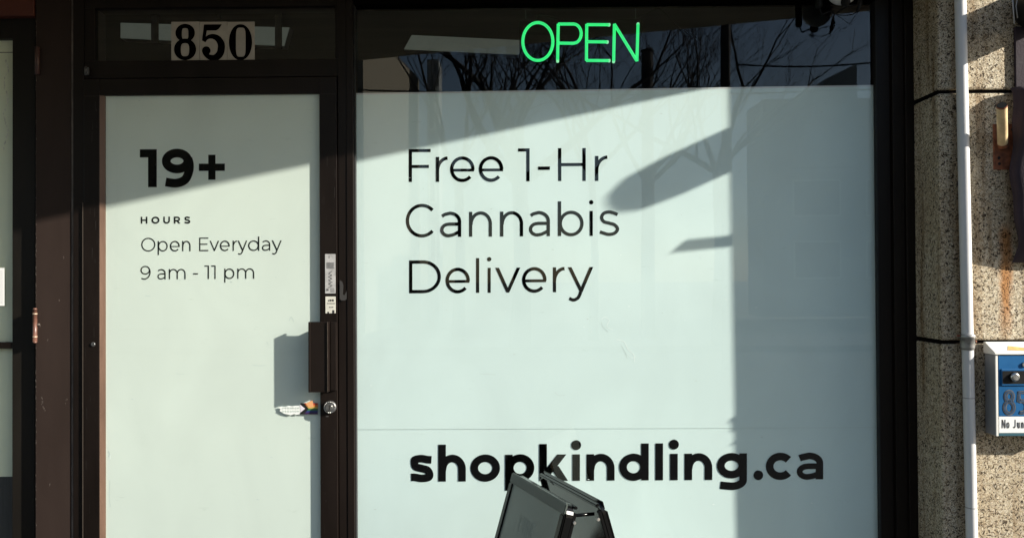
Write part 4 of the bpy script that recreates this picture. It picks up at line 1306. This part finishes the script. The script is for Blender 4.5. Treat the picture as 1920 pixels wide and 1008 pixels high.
hull(h1, pts_, 0, mir(730, 103, 20).z, 'wall', M['house'])
hull(h1, [(x - .1, y) for x, y in pts_], mir(730, 103, 20).z + .004, mir(730, 103, 20).z + .15, 'roof', M['beam'])
h1b = thing('white_gable_house', 'pale house with wide eaves across the street', 'building', (-1, -24, 0))
mb = MB(); a_ = mir(786, 140, 22); b_ = mir(816, 112, 22); mb.box(a_.x + .25, b_.x + .1, -23, -22, 0, b_.z); mb.build('wall', M['house_grey'], h1b)
windows(h1b, a_.x + .3, b_.x, 1, b_.z - .5, -22, 1, 3)
h2 = thing('tall_stucco_block', 'tall pale stucco block across the street', 'building', (-11, -24, 0))
a_ = mir(60, 100, 22); b_ = mir(318, 100, 22)
a_ = mir(40, 100, 15); b_ = mir(318, 100, 24)
M['house_pale'] = mat('pale_cream_stucco', (.50, .46, .40), .85, var=.06, vscale=1.5)
hull(h2, [(a_.x, -15), (b_.x, -24), (b_.x - 8, -26), (a_.x - 8, -17)], 0, 11.5, 'wall', M['house_pale'])
hull(h2, [(a_.x, -15), (b_.x, -24), (b_.x - 8, -26), (a_.x - 8, -17)], 11.504, 11.8, 'roof', M['beam'])
h3 = thing('grey_block', 'grey office block across the street', 'building', (6, -24, 0))
a_ = mir(1432, 200, 24)
mb = MB(); mb.box(a_.x, a_.x + 16, -26, -24, 0, mir(1500, 185, 24).z); mb.build('wall', M['house_grey'], h3)
windows(h3, a_.x + .5, a_.x + 15, .8, 5, -24, 6, 2)
a_ = mir(1535, 158, 24); b_ = mir(1594, 128, 24)
mb = MB(); mb.prism([(a_.x - 1, 5.0), (b_.x, 5.0), (b_.x, b_.z), (a_.x, a_.z)], -28, -23.5); mb.build('roof', M['house_grey'], h3)

def branch(mb, p, d, r, l, depth, rnd):
    n = 4
    pts = [p]; rs = [r]
    for i in range(n):
        d = (d + Vector((rnd.uniform(-.22, .22), rnd.uniform(-.22, .22), rnd.uniform(-.05, .14)))).normalized()
        p = p + d * l / n
        pts.append(p); rs.append(r * (1 - .42 * (i + 1) / n))
    mb.tube(pts, rs, 6 if depth > 2 else 4, cap=False)
    if depth == 0: return
    k = 3 if depth > 1 else 5
    for i in range(k):
        j = n if i == 0 else rnd.randint(1, n)
        a = rnd.uniform(0, 2 * PI); s = rnd.uniform(.45, 1.0)
        nd_ = (d + Vector((math.cos(a), math.sin(a), rnd.uniform(-.1, .35))) * s).normalized()
        branch(mb, pts[j], nd_, rs[j] * (.76 if i == 0 else .54), l * rnd.uniform(.66, .9), depth - 1, rnd)

def tree(px, D, h, seed, r, label):
    b_ = mir(px, 500, D)
    t_ = thing('bare_tree', label, 'tree', (b_.x, -D, 0), 'bare street trees across the road')
    rnd = random.Random(seed)
    mb = MB(); mb.tube([(b_.x, -D, 0), (b_.x + .05, -D, h * .5), (b_.x, -D, h)], [r * 1.3, r, r * .9], 10); mb.build('trunk', M['bark'], t_)
    mb = MB()
    for i in range(4):
        a = i * PI / 2 + rnd.uniform(-.4, .4)
        branch(mb, Vector((b_.x, -D, h - .1)), Vector((math.cos(a) * .8, math.sin(a) * .5, rnd.uniform(.5, 1.1))).normalized(), r * .72, 1.9, 5, rnd)
    mb.build('crown', M['bark'], t_)
tree(975, 12.5, 3.3, 4, .17, 'thick bare tree across the road, opposite the neon sign')
tree(1110, 14.5, 3.7, 9, .085, 'slim bare tree across the road in the middle of the three')
tree(1345, 13.2, 3.6, 21, .095, 'bare tree across the road between the two utility poles')
tree(860, 16.0, 3.6, 31, .12, 'slimmest bare tree across the road, leftmost in the row')
tree(1215, 17.0, 3.8, 44, .10, 'bare tree across the road behind the short thick pole')
def pole(px, D, h, r, label):
    b_ = mir(px, 500, D)
    mb = MB(); mb.tube([(b_.x, -D, 0), (b_.x, -D, h)], [r, r * .8], 12)
    o = thing('utility_pole', label, 'pole', (b_.x, -D, 0), 'utility poles across the road')
    mb.build('shaft', M['bark'], o)
    mb = MB(); mb.box(b_.x - .3, b_.x + .3, -D - .05, -D + .05, h - .12, h - .02) if h > 8 else mb.tube([(b_.x, -D, h), (b_.x, -D, h + .05)], [r, r * .4], 12); mb.build('pole_top', M['beam'], o)
pole(1364, 9.0, 9.0, .085, 'thin tall utility pole across the road')
pole(1216, 15.0, mir(1216, 96, 15).z, .16, 'short thick utility pole across the road')
for (pa, pb, D, lb_) in (((640, 166), (1700, 165), 9.0, 'long dark overhead wire low along the road, mirrored just above the white film'), ((1380, 122), (1750, 102), 9.2, 'short dark overhead wire at the right, mirrored in the clear window top')):
    a_, b_ = mir(*pa, D), mir(*pb, D)
    cb = MB()
    cb.tube([a_ + (b_ - a_) * (i / 12) - Vector((0, 0, .10 * (1 - (2 * i / 12 - 1) ** 2))) for i in range(13)], .012, 6)
    tag(cb.build('overhead_wire', M['black']), lb_, 'wire')
# faint smudges and scratches in the vinyl
smw = mat('vinyl_smudge_pale', (0.92, 0.97, 0.95), 0.5)
smd = mat('vinyl_smudge_grey', (0.62, 0.69, 0.66), 0.6)
def smudge(par, Y, pts, wpx, m_, name='smudge'):
    mb = MB()
    for pl in ribbon(spline(pts, 5), wpx): mb.face([P(u, v, Y) for u, v in pl])
    mb.build(name, m_, par)
for pts, wd, m_ in (([(1128, 598), (1134, 594), (1142, 600), (1138, 612), (1150, 618)], .9, smw), ([(1156, 636), (1170, 640), (1178, 655), (1188, 664), (1190, 678)], 1.2, smw), ([(1176, 662), (1184, 670), (1192, 668)], .8, smw),
                    ([(1128, 604), (1130, 612), (1140, 622)], .7, smd), ([(1164, 646), (1172, 660), (1176, 672)], .8, smd), ([(900, 700), (930, 702)], .6, smd), ([(1040, 735), (1048, 741), (1060, 740)], .6, smd)):
    smudge(win, FY - .0003, pts, wd, m_)
for pts, wd, m_ in (([(542, 601), (546, 594), (551, 603)], .9, smd), ([(272, 554), (282, 555)], .9, smd), ([(474, 684), (486, 685), (498, 684.5)], .9, smd), ([(203, 845), (205, 850), (204, 856)], 2.2, smd), ([(206, 852), (207, 860)], 1.2, smw), ([(500, 640), (503, 646)], .8, smd), ([(330, 700), (345, 701)], .6, smd), ([(206, 900), (205, 930), (207, 950)], .8, smd)):
    smudge(door, DG + .0057, pts, wd, m_)
# specks of dust and dried drops
def dust(par, x0, x1, y0, y1, Y, n, seed, m_):
    rnd = random.Random(seed); mb = MB()
    for k in range(n):
        u, v, a, q = rnd.uniform(x0, x1), rnd.uniform(y0, y1), rnd.uniform(0, PI), rnd.uniform(.3, .95)
        l_ = q * rnd.choice([1, 1, 1.3, 3.5])
        mb.face([P(u + l_ * math.cos(a + t_) * (1 if i % 2 == 0 else .5), v + q * math.sin(a + t_), Y) for i, t_ in enumerate((0, 1.3, 2.6, 3.7, 5.0))])
    o = mb.build('dust_specks', m_, par); o['kind'] = 'stuff'
dust(win, 672, 1636, 185, 1000, FY - .0004, 90, 1, smd)
dust(win, 672, 1636, 185, 1000, FY - .0004, 60, 2, smw)
dust(door, 200, 596, 185, 1000, DG + .0056, 60, 3, smd)
print('objects', len(bpy.data.objects))
